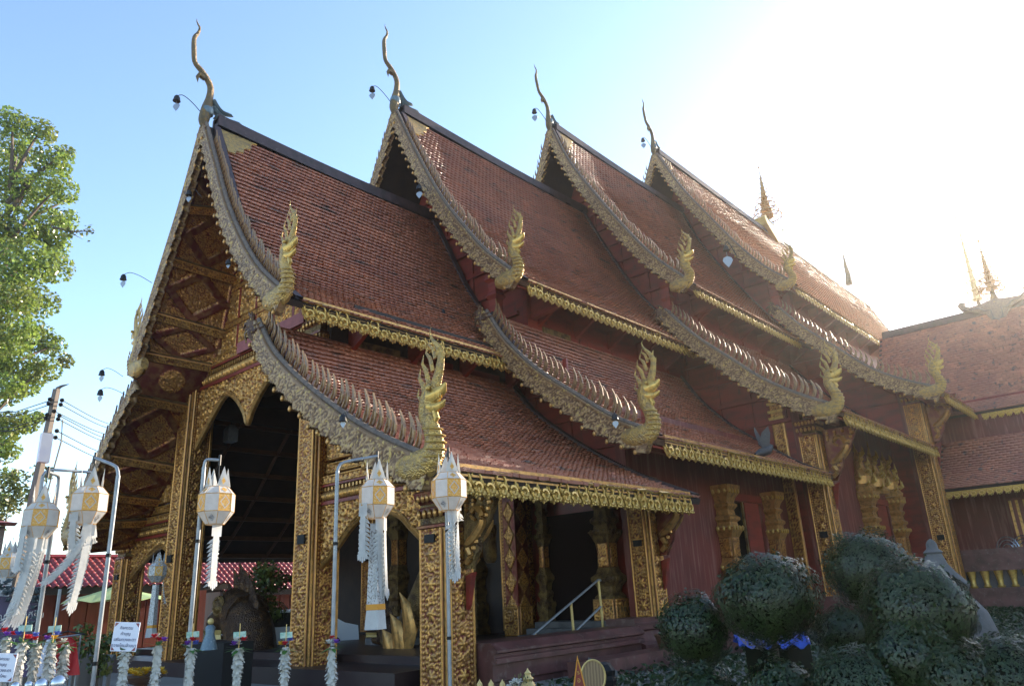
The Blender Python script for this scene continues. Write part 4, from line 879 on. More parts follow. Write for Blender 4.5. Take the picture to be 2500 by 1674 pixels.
bell(-1.85, 7.3, 12.0, -.7, .5, .5, 'pale wind bell hanging inside the nearest gable peak', .75)
bell(-1.85, 4.9, 9.2, -.7, .5, .5, 'wind bell on the right gable board beside the carved gable panels', .6)
bell(-1.95, 0.3, 4.55, -.8, -.2, .3, 'dark wind bell hanging off the nearest lower gable board', .62)
bell(5.0, 4.6, 9.6, -.5, .6, .9, 'wind bell with white leaf beside the second lower gable board', .7)
bell(14.3, 4.0, 11.6, -.5, .6, .9, 'wind bell with white leaf beside the third lower gable board', .9)
bell(5.0, 5.9, 14.3, -.5, .5, .5, 'wind bell in the shadowed second gable', .9)
bell(24.1, 3.9, 17.3, -.5, .5, .5, 'wind bell on the fourth upper gable board', 1.4)
bell(5.0, -.6, 5.3, -.5, -.3, .5, 'wind bell in front of the second lower gable board near its serpent', .75)

# thin scattering volume added to imitate the lens glare near the sun
hz = MB(); hz.box((-131, -131, -1), (151, 131, 33.5)); HZ = hz.build('glare_veil', 'paper'); kind(HZ, 'stuff')
hm = bpy.data.materials.new('glare_volume'); hm.use_nodes = True; n_ = hm.node_tree.nodes; n_.clear(); o_ = n_.new('ShaderNodeOutputMaterial'); v_ = n_.new('ShaderNodeVolumePrincipled')
v_.inputs['Color'].default_value = (1, .98, .94, 1); v_.inputs['Density'].default_value = .0005; v_.inputs['Anisotropy'].default_value = .78
hm.node_tree.links.new(v_.outputs[0], o_.inputs['Volume']); HZ.data.materials.clear(); HZ.data.materials.append(hm)
# ================================================================ paper lanterns on poles
def ribbon(mb, x, y, z, L, w, az, curl=0, sway=(0, 0)):
    """hanging paper tail cut into feathered chevrons"""
    n = int(L/.045); ca, sa = math.cos(az), math.sin(az)
    def pt(u, t, o=0):
        s = t*L; a = az+curl*t; c, q = math.cos(a), math.sin(a); return (x+sway[0]*t*t*L+c*u-q*o, y+sway[1]*t*t*L+q*u+c*o, z-s)
    for i in range(n):
        t0, t1 = i/n, (i+1)/n; o = .012*math.sin(i*1.3)
        if i < 3: mb.add([pt(-w/2, t0), pt(w/2, t0), pt(w/2, t1), pt(-w/2, t1)], [(0, 1, 2, 3)]); continue
        t2 = min(1.08, t0+1.9/n)
        mb.add([pt(0, t0, .004), pt(w*.52, t1, .012), pt(w*.60, t2, .045+o), pt(w*.12, t1+.3/n, .0)], [(0, 1, 2, 3)])
        mb.add([pt(0, t0, .004), pt(-w*.52, t1, .012), pt(-w*.60, t2, .045-o), pt(-w*.12, t1+.3/n, .0)], [(3, 2, 1, 0)])
        mb.add([pt(-w*.3, t0), pt(w*.3, t0), pt(w*.3, t1), pt(-w*.3, t1)], [(0, 1, 2, 3)])
    for k in range(5):
        u = (k-2)*w*.2; e = (1.10-.03*abs(k-2))
        mb.add([pt(u-w*.09, .96), pt(u+w*.09, .96), pt(u+w*.11, e), pt(u, e+.02), pt(u-w*.07, e)], [(0, 1, 2, 3, 4)])
def lantern(px, py, pz, s, rot, label, tails, box=False, tone='paper', gold0=0):
    t = thing('paper_lantern', label, 'lantern', (px, py, pz), 'white paper lanterns on poles', rot); t.scale = (s, s, s)
    P = lambda r, z, k: (math.cos(k*PI/4+PI/8)*r, math.sin(k*PI/4+PI/8)*r, z)
    prof = [(.125, .185), (.205, .095), (.205, -.105), (.105, -.245)]
    ed = MB()
    for i in range(3):
        (r0, z0), (r1, z1) = prof[i], prof[i+1]
        for k in range(8):
            q = MB(); q.add([P(r0, z0, k), P(r0, z0, k+1), P(r1, z1, k+1), P(r1, z1, k)], [(3, 2, 1, 0)])
            gold = (k+gold0) % 2 == 0 and i == 1
            pm_ = 'papergold' if gold else tone
            p = local(q.build('paper_panel', pm_), t)
            c = [Vector(v) for v in (P(r0, z0, k), P(r0, z0, k+1), P(r1, z1, k+1), P(r1, z1, k))]; m = sum(c, Vector())/4; nn = (c[1]-c[0]).cross(c[3]-c[0]).normalized(); nn = nn if nn.dot(Vector((m.x, m.y, 0))) > 0 else -nn
            if gold or (i == 2 and (k+gold0) % 2) or (i == 0 and not (k+gold0) % 2):
                a = [(c[j]+c[(j+1) % 4])/2 for j in range(4)]; f1, f2, f3 = ((.80, .62, .42) if i == 1 else (.62, .5, .2))
                ins = [[m+(x-m)*f+nn*.004 for x in a] for f in (f1, f2, f3)]
                if gold:
                    o = MB(); o.add(ins[0]+ins[1], [(j, (j+1) % 4, 4+(j+1) % 4, 4+j) for j in range(4)]); o.build('diamond_border', 'paper', p); 
                    for ob in p.children: ob.matrix_parent_inverse = Matrix()
                else:
                    o = MB(); o.add(ins[0], [(0, 1, 2, 3)]); ob = o.build('foil_ornament', 'papergrey' if i == 2 else 'papergold', p); ob.matrix_parent_inverse = Matrix()
        for k in range(8): ed.tube([P(r0, z0, k), P(r1, z1, k)], .0035, 4)
    for r, z in prof: ed.tube([P(r*1.005, z, k) for k in range(9)], .004, 4)
    local(ed.build('gold_edging', 'papergold'), t)
    for k in range(4):
        q = MB(); a, b = Vector(P(.128, .185, 2*k)), Vector(P(.128, .185, 2*k+1)); m = (a+b)/2; tip = m*1.0+Vector((0, 0, .235)); a, b = m+(a-m)*1.6, m+(b-m)*1.6; e2 = a.lerp(b, .5)*.80; e2.z = .185
        q.add([a, b, tip, e2], [(0, 1, 2), (1, 3, 2), (3, 0, 2)]); hn = local(q.build('horn', tone), t)
        d_ = (a+b+tip)/3; q = MB(); n_ = Vector((m.x, m.y, 0)).normalized()*.005; q.add([d_+(a-b)*.16+n_+Vector((0,0,-.02)), d_+Vector((0, 0, .03))+n_, d_+(b-a)*.16+n_+Vector((0,0,-.02)), d_+Vector((0, 0, -.06))+n_], [(0, 1, 2, 3)]); ob = q.build('foil_ornament', 'papergold', hn); ob.matrix_parent_inverse = Matrix()
    q = MB(); q.tube([(0, 0, .185), (0, 0, .52)], .004, 4)
    for k in range(4): q.tube([P(.12, .185, 2*k), (0, 0, .47)], .002, 3)
    local(q.build('cord', 'iron'), t)
    for (az, r, L, w_, curl, sw) in tails:
        q = MB(); ribbon(q, math.cos(az)*r, math.sin(az)*r, -.24 if r < .15 else -.08, L, w_, az+PI/2, curl, sw); local(q.build('paper_tail', 'paper'), t)
    if box:
        q = MB(); q.lathe([(.05, -.30), (.072, -1.22)], (0, 0, 0), square=True); local(q.build('tail_box', 'papergrey'), t)
        q = MB(); q.lathe([(.073, -1.16), (.077, -1.22)], (0, 0, 0), square=True); local(q.build('orange_band', 'orange'), t)
        q = MB(); q.lathe([(.072, -1.222), (.085, -1.42)], (0, 0, 0), square=True); local(q.build('tail_skirt', 'paper'), t)
    return t
def pole(bx, by, top, arm, label):
    """thin steel pole with a bent arm; arm=(dx,dy,dz) from the elbow"""
    t = thing('lantern_pole', label, 'pole', (bx, by, 0), 'steel lantern poles'); z = top
    q = MB(); q.tube([(0, 0, 0), (0, 0, z-.06)], .019, 8); local(q.build('upright', 'steel', smooth=True), t)
    if arm:
        q = MB(); P = spline([(0, 0, z-.06), (arm[0]*.05, arm[1]*.05, z-.01), (arm[0]*.2, arm[1]*.2, z+arm[2]*.2+.01), (arm[0], arm[1], z+arm[2])], n=14); q.tube(P, .015, 8); local(q.build('arm', 'steel', smooth=True), t)
        q = MB(); q.tube([(arm[0], arm[1], z+arm[2]-.05), (arm[0], arm[1], z+arm[2]+.05)], .012, 6); local(q.build('hook', 'iron'), t)
    for zz in (1.2, z-.75):
        q = MB(); q.tube([(0, 0, zz), (0, 0, zz+.03)], .023, 8); local(q.build('tie_band', 'black'), t)
    return t
def at(x, y, d):
    """a point at horizontal distance d along the sight line of photo position (x, y in thousandths of width)"""
    fx = x/1000*2500-1250; fy = y/1000*2500-837; v = (VR*fx - VU*fy + fw*1807.03); k = d/math.hypot(v.x, v.y); return CAM + v*k
PX = 1000/2342.
def aD(x, y, d): return at(x*PX, y*PX, d)
down = -PI/2
L1 = aD(495, 1150, 7.5); lantern(*L1, .79, R(48), 'white paper lantern with one straight tail, hanging in the tall arch', [(R(240), .04, .66, .15, .1, (0, 0))], tone='paper')
L2 = aD(862, 1135, 7.5); lantern(*L2, .86, R(18), 'lantern with long feathered tails above a square box with orange band', [(R(165), .20, .58, .13, .3, (0, 0)), (R(250), .07, .80, .13, .2, (0, 0)), (R(290), .10, .80, .12, -.2, (.05, 0))], box=True)
L3 = aD(1027, 1118, 7.5); lantern(*L3, .86, R(20), 'lantern with twisted sunlit tails in front of the corner column', [(R(235), .06, .70, .13, 1.2, (.03, .02)), (R(310), .10, .72, .12, -1.5, (-.08, .03)), (R(0), .19, .25, .10, .6, (.1, 0)), (R(270), .06, .62, .10, .6, (0, 0))])
L4 = aD(204, 1150, 7.6); lantern(*L4, .75, R(30), 'white lantern with windblown tails under the long bent pole on the left', [(R(170), .18, .50, .14, .2, (.15, .05)), (R(250), .07, .90, .15, .4, (.0, .1)), (R(230), .1, .62, .10, .2, (-.35, .35)), (R(320), .09, .2, .10, .8, (.05, 0))])
L5 = aD(94, 1185, 7.7); lantern(*L5, .69, R(24), 'white lantern with broad ragged tails, second from the left edge', [(R(170), .19, .52, .14, .2, (0, .05)), (R(240), .08, .95, .15, .3, (-.05, .1)), (R(300), .09, .95, .15, -.5, (-.2, .15)), (R(200), .12, .85, .13, .2, (-.05, .1))])
L6 = aD(22, 1288, 9.8); lantern(*L6, .58, R(10), 'small white lantern cut by the left edge of the view', [(R(200), .1, .5, .13, .2, (0, .1)), (R(270), .06, .58, .13, .1, (0, 0))])
L7 = aD(360, 1305, 16.0); lantern(*L7, .82, R(30), 'dull grey lantern with a box tail and orange band inside the left arch', [(R(300), .15, .6, .10, .3, (.1, -.1))], box=True, tone='papergrey')
def pole_for(base, elbow_px, hook, d, label):
    e = aD(*elbow_px, d); pole(e.x, e.y, e.z, (hook.x-e.x, hook.y-e.y, hook.z+.40-e.z), label)
pole_for(None, (272, 1072), L4, 7.4, 'steel pole bent left over the windblown lantern')
pole_for(None, (136, 1092), L5, 7.9, 'steel pole with short arm over the broad tailed lantern')
pole_for(None, (772, 1062), L2, 7.3, 'steel pole with arm reaching right to the boxed lantern')
e = aD(1027, 1040, 7.9); pole(L3.x+.13, L3.y+.18, L3.z+.35, (-.13, -.18, .02), 'steel pole behind the twisted sunlit lantern')
pole(L1.x-.10, L1.y+.10, L1.z+.40, (.10, -.10, 0), 'steel pole behind the straight tailed lantern in the arch')
e = aD(100, 1075, 9.6); q = aD(215, 1080, 9.9); pole(e.x, e.y, e.z, (q.x-e.x, q.y-e.y, q.z-e.z), 'thin far pole with long arm reaching right, behind the left lanterns')
e = aD(144, 1300, 10.5); pole(e.x, e.y, 1.95, None, 'short plain pole standing among the left garlands')
# ================================================================ garland posts with flowers
def flower(mb, c, r, n=7, seed=0):
    rg = random.Random(seed)
    for k in range(n*2):
        a = k*2*PI/n+rg.uniform(-.2, .2); e = .2+.7*(k >= n)+rg.uniform(-.1, .1); d = Vector((math.cos(a)*math.cos(e), math.sin(a)*math.cos(e), math.sin(e))); s = d.cross(Vector((0, 0, 1))).normalized()*r*.38; c_ = Vector(c)
        mb.add([c_, c_+d*r*.6+s, c_+d*r, c_+d*r*.6-s], [(0, 1, 2, 3)])
def garland(x, y, z, label, cols, note=None, seed=0, h=None, rad=.036):
    t = thing('garland_post', label, 'garland post', (x, y, 0), 'white garland posts in front of the temple'); rg = random.Random(seed); h = z
    q = MB(); q.tube([(0, 0, 0), (0, 0, h)], .02, 6); local(q.build('post', 'white'), t)
    q = MB(); zz = .3
    while zz < h:
        rr = rad*(1+.18*math.sin(zz*9+seed)+.12*math.sin(zz*23+seed*2)); n = 11
        for k in range(n):
            a = k*2*PI/n+zz*40; c, s = math.cos(a), math.sin(a); o = rg.uniform(.75, 1.35)
            p0 = Vector((c*.018, s*.018, zz+.02)); p1 = Vector((c*rr*o, s*rr*o, zz+rg.uniform(-.035, .01))); w_ = Vector((-s, c, 0))*.017
            q.add([p0-w_, p0+w_, p1+w_*.8, p1-w_*.8], [(0, 1, 2, 3)])
        zz += .021
    local(q.build('garland', 'white'), t)
    for i, cl in enumerate(cols):
        a = i*2.3+seed; r = .042 if len(cols) > 1 else .03; q = MB(); flower(q, (math.cos(a)*r, math.sin(a)*r, h+.03+.03*(i % 2)), .045, 7, seed+i); local(q.build('flower', cl), t)
    q = MB()
    for k in range(9):
        a = k*.8+seed; d = Vector((math.cos(a), math.sin(a), rg.uniform(-.5, .4))); s = Vector((-d.y, d.x, 0))*.02; b = Vector((0, 0, h-.0)); q.add([b, b+d*.06+s, b+d*.13, b+d*.06-s], [(0, 1, 2, 3)])
    local(q.build('leaves', 'stemgreen'), t)
    if note:
        q = MB(); u = Vector((.62, -.78, 0)); q.prism([(-.055, -.026), (.055, -.022), (.055, .026), (-.055, .022)], (0, 0, h+.11), u, (0, .1, 1), (.004, .003, 0)); b = local(q.build('banknote', 'note'), t)
        q = MB(); q.tube([(0, 0, h), (0, 0, h+.2)], .004, 4); local(q.build('stick', 'goldpale'), t)
    return t
GP = [(362, 1475, 7.2, ['petred', 'petred', 'petpur', 'white'], 0, 'garland post with a red flower head and white stars, inside the left arch'),
      (438, 1482, 7.3, ['petpur', 'petred', 'petblue'], 1, 'garland post with a banknote beside the pole in the tall arch'),
      (546, 1482, 7.2, ['petpur', 'petred', 'white', 'white'], 1, 'garland post with a banknote, violet and red flowers, centre of the tall arch'),
      (653, 1482, 7.3, ['petred', 'petblue', 'petyel'], 1, 'garland post with an upright note, against the right main column'),
      (760, 1478, 7.25, ['petpur', 'petred', 'white'], 0, 'garland post tied to the pole of the boxed lantern'),
      (16, 1462, 7.6, ['petred', 'petred', 'petpur'], 0, 'garland post with red flowers at the left edge'),
      (52, 1470, 7.4, ['petred', 'petblue', 'petred'], 1, 'second garland post from the left edge, with a slanted note'),
      (84, 1472, 7.6, ['petred', 'petblue'], 0, 'third garland post from the left edge, red and blue flowers'),
      (120, 1470, 7.5, ['petpur', 'petblue', 'petyel'], 1, 'fourth garland post from the left edge, violet flowers and a folded note'),
      (150, 1476, 7.7, ['white'], 0, 'plain garland post, rightmost of the left group')]
for i, (x, y, d, cl, nt_, lab) in enumerate(GP):
    p = aD(x, y, d); garland(p.x, p.y, p.z, lab, cl, nt_, i+1)
def text(body, size, p, rot, m, parent, ext=.0006):
    c = bpy.data.curves.new('lettering', 'FONT'); c.body = body; c.size = size; c.align_x = 'CENTER'; c.align_y = 'CENTER'; c.extrude = ext; c.resolution_u = 2; c.materials.append(MT[m])
    o = bpy.data.objects.new('lettering', c); COL.objects.link(o); bpy.context.view_layer.update(); me = bpy.data.meshes.new_from_object(o.evaluated_get(bpy.context.evaluated_depsgraph_get())); bpy.data.objects.remove(o); o = bpy.data.objects.new('lettering', me); COL.objects.link(o); o.parent = parent; o.matrix_parent_inverse = Matrix(); o.location = p; o.rotation_euler = rot; return o
def sign(p, w, h, az, label, lines, tilt=0):
    t = thing('card_sign', label, 'sign', p, 'printed cards on garland posts', az); t.rotation_euler = (0, tilt, az)
    q = MB(); q.box((-w/2, -.004, -h/2), (w/2, .004, h/2)); b = local(q.build('card', 'card'), t)
    for sx in (-1, 1):
        for sz in (-1, 1):
            q = MB(); a = (sx*w*.47, -.0055, sz*h*.47); q.add([a, (a[0]-sx*w*.14, -.0055, a[2]), (a[0], -.0055, a[2]-sz*h*.14)], [(0, 1, 2)]); local(q.build('corner_ornament', 'pink'), t)
    for i, l in enumerate(lines): local(text(l, h*.15, (0, -.006, h*(.30-.2*i)), (PI/2, 0, 0), 'ink', t), t)
    return t
p = aD(287, 1455, 7.15); sign(p, .21, .22, R(-50), 'white printed card on the garland post in front of the far left column', ['กิจกรรม', 'ทำบุญ', 'เสริมดวงชะตา', 'ถวายโคมล้านนา'], R(4))
p2 = aD(287, 1490, 7.2); garland(p2.x, p2.y, p2.z, 'garland post that carries the white printed card', ['white'], 0, 33, rad=.044)
p = aD(4, 1525, 7.3); sign(p, .21, .20, R(-50), 'white printed card at the lower left edge', ['กิจกรรม', 'ทำบุญ', 'เสริมดวงชะตา', 'ถวายโคม'], R(4))
text('พุทธสถาน  ๒๕๕๐', .17, (-.253, YC-1.1, 8.46), (PI/2, 0, -PI/2), 'dirtygold', PLQ)
# ================================================================ topiary, hedge, stone urn
def leaves(name, pts, nrm, size, m, parent, seed=0, kindstuff=True, ratio=.5, loose=.75):
    """one quad-pair leaf per point, turned loosely towards nrm"""
    rg = np.random.default_rng(seed); n = len(pts); d = nrm + rg.normal(0, loose, (n, 3)); d /= np.linalg.norm(d, axis=1)[:, None]
    a = np.cross(d, rg.normal(0, 1, (n, 3))); a /= np.linalg.norm(a, axis=1)[:, None]; b = np.cross(d, a); s = (size*rg.uniform(.6, 1.3, n))[:, None]
    c = pts; V = np.stack([c-a*s, c+b*s*ratio+d*s*.12, c+a*s, c-b*s*ratio+d*s*.12], 1).reshape(-1, 3); k = np.arange(n)*4
    F = np.concatenate([np.stack([k, k+1, k+2], 1), np.stack([k, k+2, k+3], 1)]); t = rg.random(n)
    o = raw(name, V, F, m, parent, [('tint', 'FACE', np.tile(t, 2))]); return kind(o, 'stuff') if kindstuff else o
def blob_pts(c, r, n, seed, lump=.12, shell=.35, sq=(1, 1, 1)):
    rg = np.random.default_rng(seed); d = rg.normal(0, 1, (n, 3)); d /= np.linalg.norm(d, axis=1)[:, None]
    ph = rg.uniform(0, 6, 6); l = 1+lump*(np.sin(d[:, 0]*5+ph[0])*np.sin(d[:, 1]*5+ph[1])+.6*np.sin(d[:, 2]*7+ph[2])*np.sin(d[:, 0]*6+ph[3]))
    rr = r*l*(1-shell*rg.random(n)**1.6) + r*.10*(rg.random(n) < .05)*rg.random(n)
    return np.array(c)+d*rr[:, None]*np.array(sq), d
def topiary(px, py, dist, r, label, n=5200, m='leafdark', size=.022, group='clipped round bushes', sq=(1, 1, 1), stem=True, trunk=.035):
    c = aD(px, py, dist); t = thing('clipped_bush', label, 'bush', (c.x, c.y, 0), group)
    P, Nn = blob_pts((c.x, c.y, c.z), r, int(n*1.9), int(px), .13, .30, sq)
    rs = np.random.default_rng(int(px)+1); sp = []; sn = []
    for _ in range(90):      # stray sprigs beyond the clipped outline
        d = rs.normal(0, 1, 3); d /= np.linalg.norm(d); d[2] = abs(d[2])*.9+d[2]*.1; k_ = rs.integers(4, 9)
        for j in range(k_): sp.append(np.array((c.x, c.y, c.z))+d*np.array(sq)*r*(.96+.16*j/k_*rs.uniform(.5, 1.1))+rs.normal(0, .012, 3)); sn.append(d)
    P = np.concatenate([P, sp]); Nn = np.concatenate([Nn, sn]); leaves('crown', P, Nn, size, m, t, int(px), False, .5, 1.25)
    rg = np.random.default_rng(int(px)); mb = MB(); mb.ball((c.x, c.y, c.z), r*.74, 14, 9, sq); mb.build('shade_core', 'twig', t)  # near-black ball puts the shade inside the crown into its colour
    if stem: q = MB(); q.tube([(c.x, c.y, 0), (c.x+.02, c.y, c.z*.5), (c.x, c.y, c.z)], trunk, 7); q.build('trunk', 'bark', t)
    return t
topiary(1755, 1372, 9.0, .57, 'large round clipped bush in the middle of the bushes, above the blue sheet', 7500, sq=(1, 1, .86))
topiary(1985, 1308, 11.0, .53, 'round clipped bush standing tallest, in front of the second lotus window', 6500)
topiary(2100, 1398, 8.6, .50, 'large round clipped bush nearest the stone urn', 7500, sq=(1, 1, .98))
topiary(1590, 1442, 9.4, .42, 'smaller round bush at the left end of the bushes', 4000)
topiary(1930, 1450, 10.5, .33, 'small low bush half hidden between the big round bushes', 2600)
topiary(1610, 1600, 8.8, .36, 'low bush at the bottom under the left round bush', 3600)
topiary(1790, 1598, 8.4, .37, 'low bush at the bottom under the large middle bush', 3800)
topiary(1960, 1578, 8.0, .38, 'paler feathery low shrub at the bottom, right of the middle', 4800, 'leafhedge', .017)
topiary(2090, 1510, 8.3, .40, 'low bush at the bottom under the bush nearest the urn', 3800)
topiary(2180, 1560, 8.2, .38, 'low bush at the bottom in front of the stone urn', 3200)
topiary(2310, 1560, 8.4, .42, 'feathery low shrub at the lower right corner', 4600, 'leafhedge', .017)
# low planting that covers the ground at the foot of the bushes and the terrace
rg = np.random.default_rng(9); n = 34000; gx = rg.uniform(-1, 27, n); gy = rg.uniform(-13, -1.5, n); k = (gy < -1.56) ; gx, gy = gx[k], gy[k]
gz = .05+.22*rg.random(len(gx))*(.6+.4*np.sin(gx*1.7)*np.sin(gy*2.1)); leaves('ground_cover', np.stack([gx, gy, gz], 1), np.tile([0, 0, 1.], (len(gx), 1)), .07, 'leafhedge', None, 3)
u = aD(2130, 1245, 10.6); UR = thing('stone_urn', 'grey stone shrine urn with a pointed bell lid behind the right bush', 'urn', (u.x, u.y, 0))
ux, uy = u.x, u.y; zt = u.z+.04
q = MB(); q.lathe([(.40, 0), (.44, .1), (.49, zt-1.3), (.49, zt-1.05), (.43, zt-.82), (.33, zt-.68), (.26, zt-.62)], (ux, uy, 0), 20); q.build('body', 'stone', UR, smooth=True)
q = MB(); q.lathe([(.22, zt-.62), (.29, zt-.56), (.31, zt-.50), (.27, zt-.45), (.20, zt-.37), (.13, zt-.27), (.10, zt-.18), (.09, zt-.15), (.11, zt-.13), (.09, zt-.11), (.065, zt-.09), (.06, zt-.03), (.035, zt+.01), (.005, zt+.03)], (ux, uy, 0), 20); q.build('lid', 'stone', UR, smooth=True)
b0 = aD(1690, 1468, 11.0); b1 = aD(1855, 1468, 11.0)
BT = thing('blue_sheet', 'crumpled bright blue tarpaulin behind the middle bush', 'tarpaulin', ((b0.x+b1.x)/2, (b0.y+b1.y)/2, 0)); dv = (b1-b0)
n1, n2 = 26, 9; V = []; rg = np.random.default_rng(4)
for i in range(n1):
    for j in range(n2):
        p = b0+dv*(i/(n1-1)); o = j/(n2-1); V.append((p.x+o*.55+rg.normal(0, .02), p.y+o*.35, p.z+.05+.035*math.sin(i*1.1+j)+.03*math.sin(i*.37*j)-.10*(j == 0)-.12*(j == n2-1)))
I = np.arange(n1*n2).reshape(n1, n2); raw('sheet', V, np.stack([I[:-1, :-1], I[1:, :-1], I[1:, 1:], I[:-1, 1:]], -1).reshape(-1, 4), 'blue', BT, smooth=True)
q = MB(); m_ = b0+dv*.5; q.box((m_.x+.15, m_.y-.1, 0), (m_.x+.9, m_.y+.5, m_.z-.06)); q.build('covered_table', 'twig', BT)
# ================================================================ things along the bottom edge
p = aD(1320, 1497, 8.6); PN = thing('pennant', 'narrow triangular red pennant with gold border and lettering', 'pennant', (p.x, p.y, 0))
ax = Vector((.66, -.75, 0)); q = MB(); q.prism([(-.09, -.42), (.09, -.42), (0, 0)], p, ax, (0, 0, 1), (.01, .009, 0)); q.build('cloth', 'pink', PN).data.materials[0] = MT['red']
q = MB(); q.prism([(-.09, -.42), (-.072, -.42), (0, -.05), (.072, -.42), (.09, -.42), (0, 0)], p-Vector((.004, .004, 0)), ax, (0, 0, 1), (.003, .002, 0)); q.build('border', 'orange', PN)
for i, ch in enumerate('ธงชัย'[:4]):
    o = text('รอด'[i] if i < 3 else 'ก', .055+.012*i, (p.x-.008, p.y-.006, p.z-.17-.075*i), (PI/2, 0, math.atan2(-.75, .66)), 'inkgold', None); o.parent = PN; o.matrix_parent_inverse = Matrix.Translation(-PN.location)
p = aD(1357, 1545, 9.2); WF = thing('woven_tray', 'round woven bamboo tray standing on edge behind the pennant', 'tray', (p.x, p.y, 0))
ring = [(math.cos(a)*.135, math.sin(a)*.17) for a in np.linspace(0, 2*PI, 28, endpoint=False)]
q = MB(); q.prism(ring, p, ax, (0, 0, 1), (.012, .01, 0)); q.build('weave', 'weave', WF)
q = MB(); q.tube([p+ax*a+Vector((0, 0, b)) for a, b in ring+ring[:1]], .012, 6); q.build('rim', 'goldpale', WF)
p = aD(1380, 1553, 9.5); BN = thing('waste_bin', 'bright ribbed tin bin lined with a black bag', 'bin', (p.x, p.y, 0))
q = MB(); q.lathe([(.13+.006*(i % 2), .1+i*(p.z-.12)/24) for i in range(25)], (p.x, p.y, 0), 18); q.build('drum', 'tin', BN)
q = MB(); q.lathe([(.15, p.z-.06), (.155, p.z+.0), (.14, p.z+.05), (.15, p.z+.10), (.10, p.z+.17), (.05, p.z+.19)], (p.x, p.y, 0), 11); q.build('bag', 'black', BN)
p = aD(1378, 1520, 10.2); q = MB(); q.prism([(-.17, .10), (.18, -.07), (.18, -.14), (-.17, -.16)], p, ax, (0, 0, 1), (.02, .02, 0)); tag(q.build('slate_board', 'stone'), 'tilted grey board leaning behind the black bag', 'board')
q = MB(); p = aD(1207, 1538, 9.0)
GF = thing('gilded_fence', 'pale gold railing with lotus bud finials along the bottom', 'railing', (p.x, p.y, 0))
q.lathe([(.06, 0), (.06, p.z-.16), (.085, p.z-.13), (.07, p.z-.10), (.05, p.z-.08), (.062, p.z-.055), (.04, p.z-.03), (.03, p.z-.01), (.04, p.z), (.012, p.z+.03), (.004, p.z+.05)], (p.x, p.y, 0), 14); q.build('post', 'goldpale', GF, smooth=True)
for i in range(5):
    a = aD(1097+i*26, 1562, 9.0); q = MB(); q.lathe([(.012, 0), (.012, a.z-.05), (.035, a.z-.03), (.03, a.z), (.008, a.z+.03), (.002, a.z+.045)], (a.x, a.y, 0), 8); q.build('picket', 'goldpale', GF, smooth=True)
a, b = aD(1090, 1590, 9.0), aD(1207, 1590, 9.0); q = MB(); q.tube([a, b], .02, 6); q.build('rail', 'goldpale', GF)
p = aD(1176, 1560, 8.8); WB = thing('white_bouquet', 'white flower bunch beside the tall gold post', 'bouquet', (p.x, p.y, 0))
q = MB()
for i in range(14): flower(q, (p.x+random.gauss(0, .035), p.y+random.gauss(0, .035), p.z+random.gauss(-.02, .025)), .05, 6, i)
q.build('flowers', 'white', WB); q = MB(); q.tube([(p.x, p.y, 0), (p.x, p.y, p.z-.03)], .03, 8); q.build('vase', 'goldpale', WB)
q = MB()
for i in range(30):
    c = Vector((p.x+.07+random.gauss(0, .05), p.y-.07+random.gauss(0, .05), p.z+random.gauss(.02, .03))); q.add([c, c+Vector((.02, .0, .01)), c+Vector((.01, .01, .03))], [(0, 1, 2)])
q.build('sprig', 'leafolive', WB)
# ================================================================ serpent statues and stair inside the porch
def statue(base, s, label):
    t = thing('serpent_statue', label, 'statue', (base[0], base[1], 0)); f = lambda a, b, c=0: (base[0]+c*s, base[1]-a*s, base[2]+b*s)
    q = MB(); P = spline([(.66, .7), (.62, .8), (.55, .9), (.42, 1.35), (.1, 1.62)], n=18); q.tube([f(a, b) for a, b in P], np.linspace(.42, .36, 18)*s, 12, ref=(1, 0, 0)); q.build('body', 'bronze', t, smooth=True)
    q = MB(); q.tube([f(.35, 1.55), f(0, 1.66), f(-.35, 1.52), f(-.62, 1.5), f(-.78, 1.62)], np.array([.38, .36, .26, .20, .05])*s, 10, ref=(1, 0, 0))
    q.tube([f(.2, 1.25), f(-.15, 1.12), f(-.45, 1.12), f(-.62, 1.2)], np.array([.24, .18, .13, .04])*s, 8, ref=(1, 0, 0)); q.build('jaws', 'bronze', t, smooth=True)
    q = MB()
    for k in range(8):
        for dz, up_ in ((1.36, -.11), (1.22, .10)): q.tube([f(-.12-.07*k, dz, -.2), f(-.12-.07*k, dz+up_, -.2)], [.05*s, .006], 4)
    q.build('teeth', 'goldpale', t)
    q = MB(); q.ball(f(.02, 1.72, -.30), .12*s, 10, 7); q.tube([f(.14*math.cos(a)+.02, 1.72+.14*math.sin(a), -.33) for a in np.linspace(0, 2*PI, 14)], .035*s, 5); q.build('eye', 'dirtygold', t, smooth=True)
    q = MB()
    for k, (a, b, h) in enumerate(((-.45, 1.66, .30), (-.28, 1.76, .36), (-.1, 1.84, .48), (.08, 1.90, .52), (.25, 1.86, .42), (.4, 1.75, .4), (.53, 1.6, .36), (.62, 1.4, .3))):
        q.tube([f(a, b-.15), f(a+.06, b+h*.4), f(a-.02, b+h*.75), f(a-.1, b+h)], np.array([.12, .09, .05, .005])*s, 6, flat=(1, .5), ref=(1, 0, 0))
    q.build('crest', 'bronze', t, smooth=True)
    q = MB()
    for k in range(9): q.tube([f(.36-.02*k, 1.1-.19*k, -.36), f(.6, 1.02-.19*k, -.44), f(.9, 1.1-.19*k, -.36)], .05*s, 5)
    q.build('belly_scales', 'dirtygold', t, smooth=True)
statue((1.5, 10.2, -1.3), 1.7, 'dark bronze serpent statue with open toothed jaws inside the tall arch')
statue((3.0, 5.6, -.2), .75, 'second dark serpent statue half hidden behind the right main column')
GN = thing('golden_leaf_statue', 'large gilded curling leaf ornament at the foot of the corner column', 'statue', (2.5, 4.3, .5))
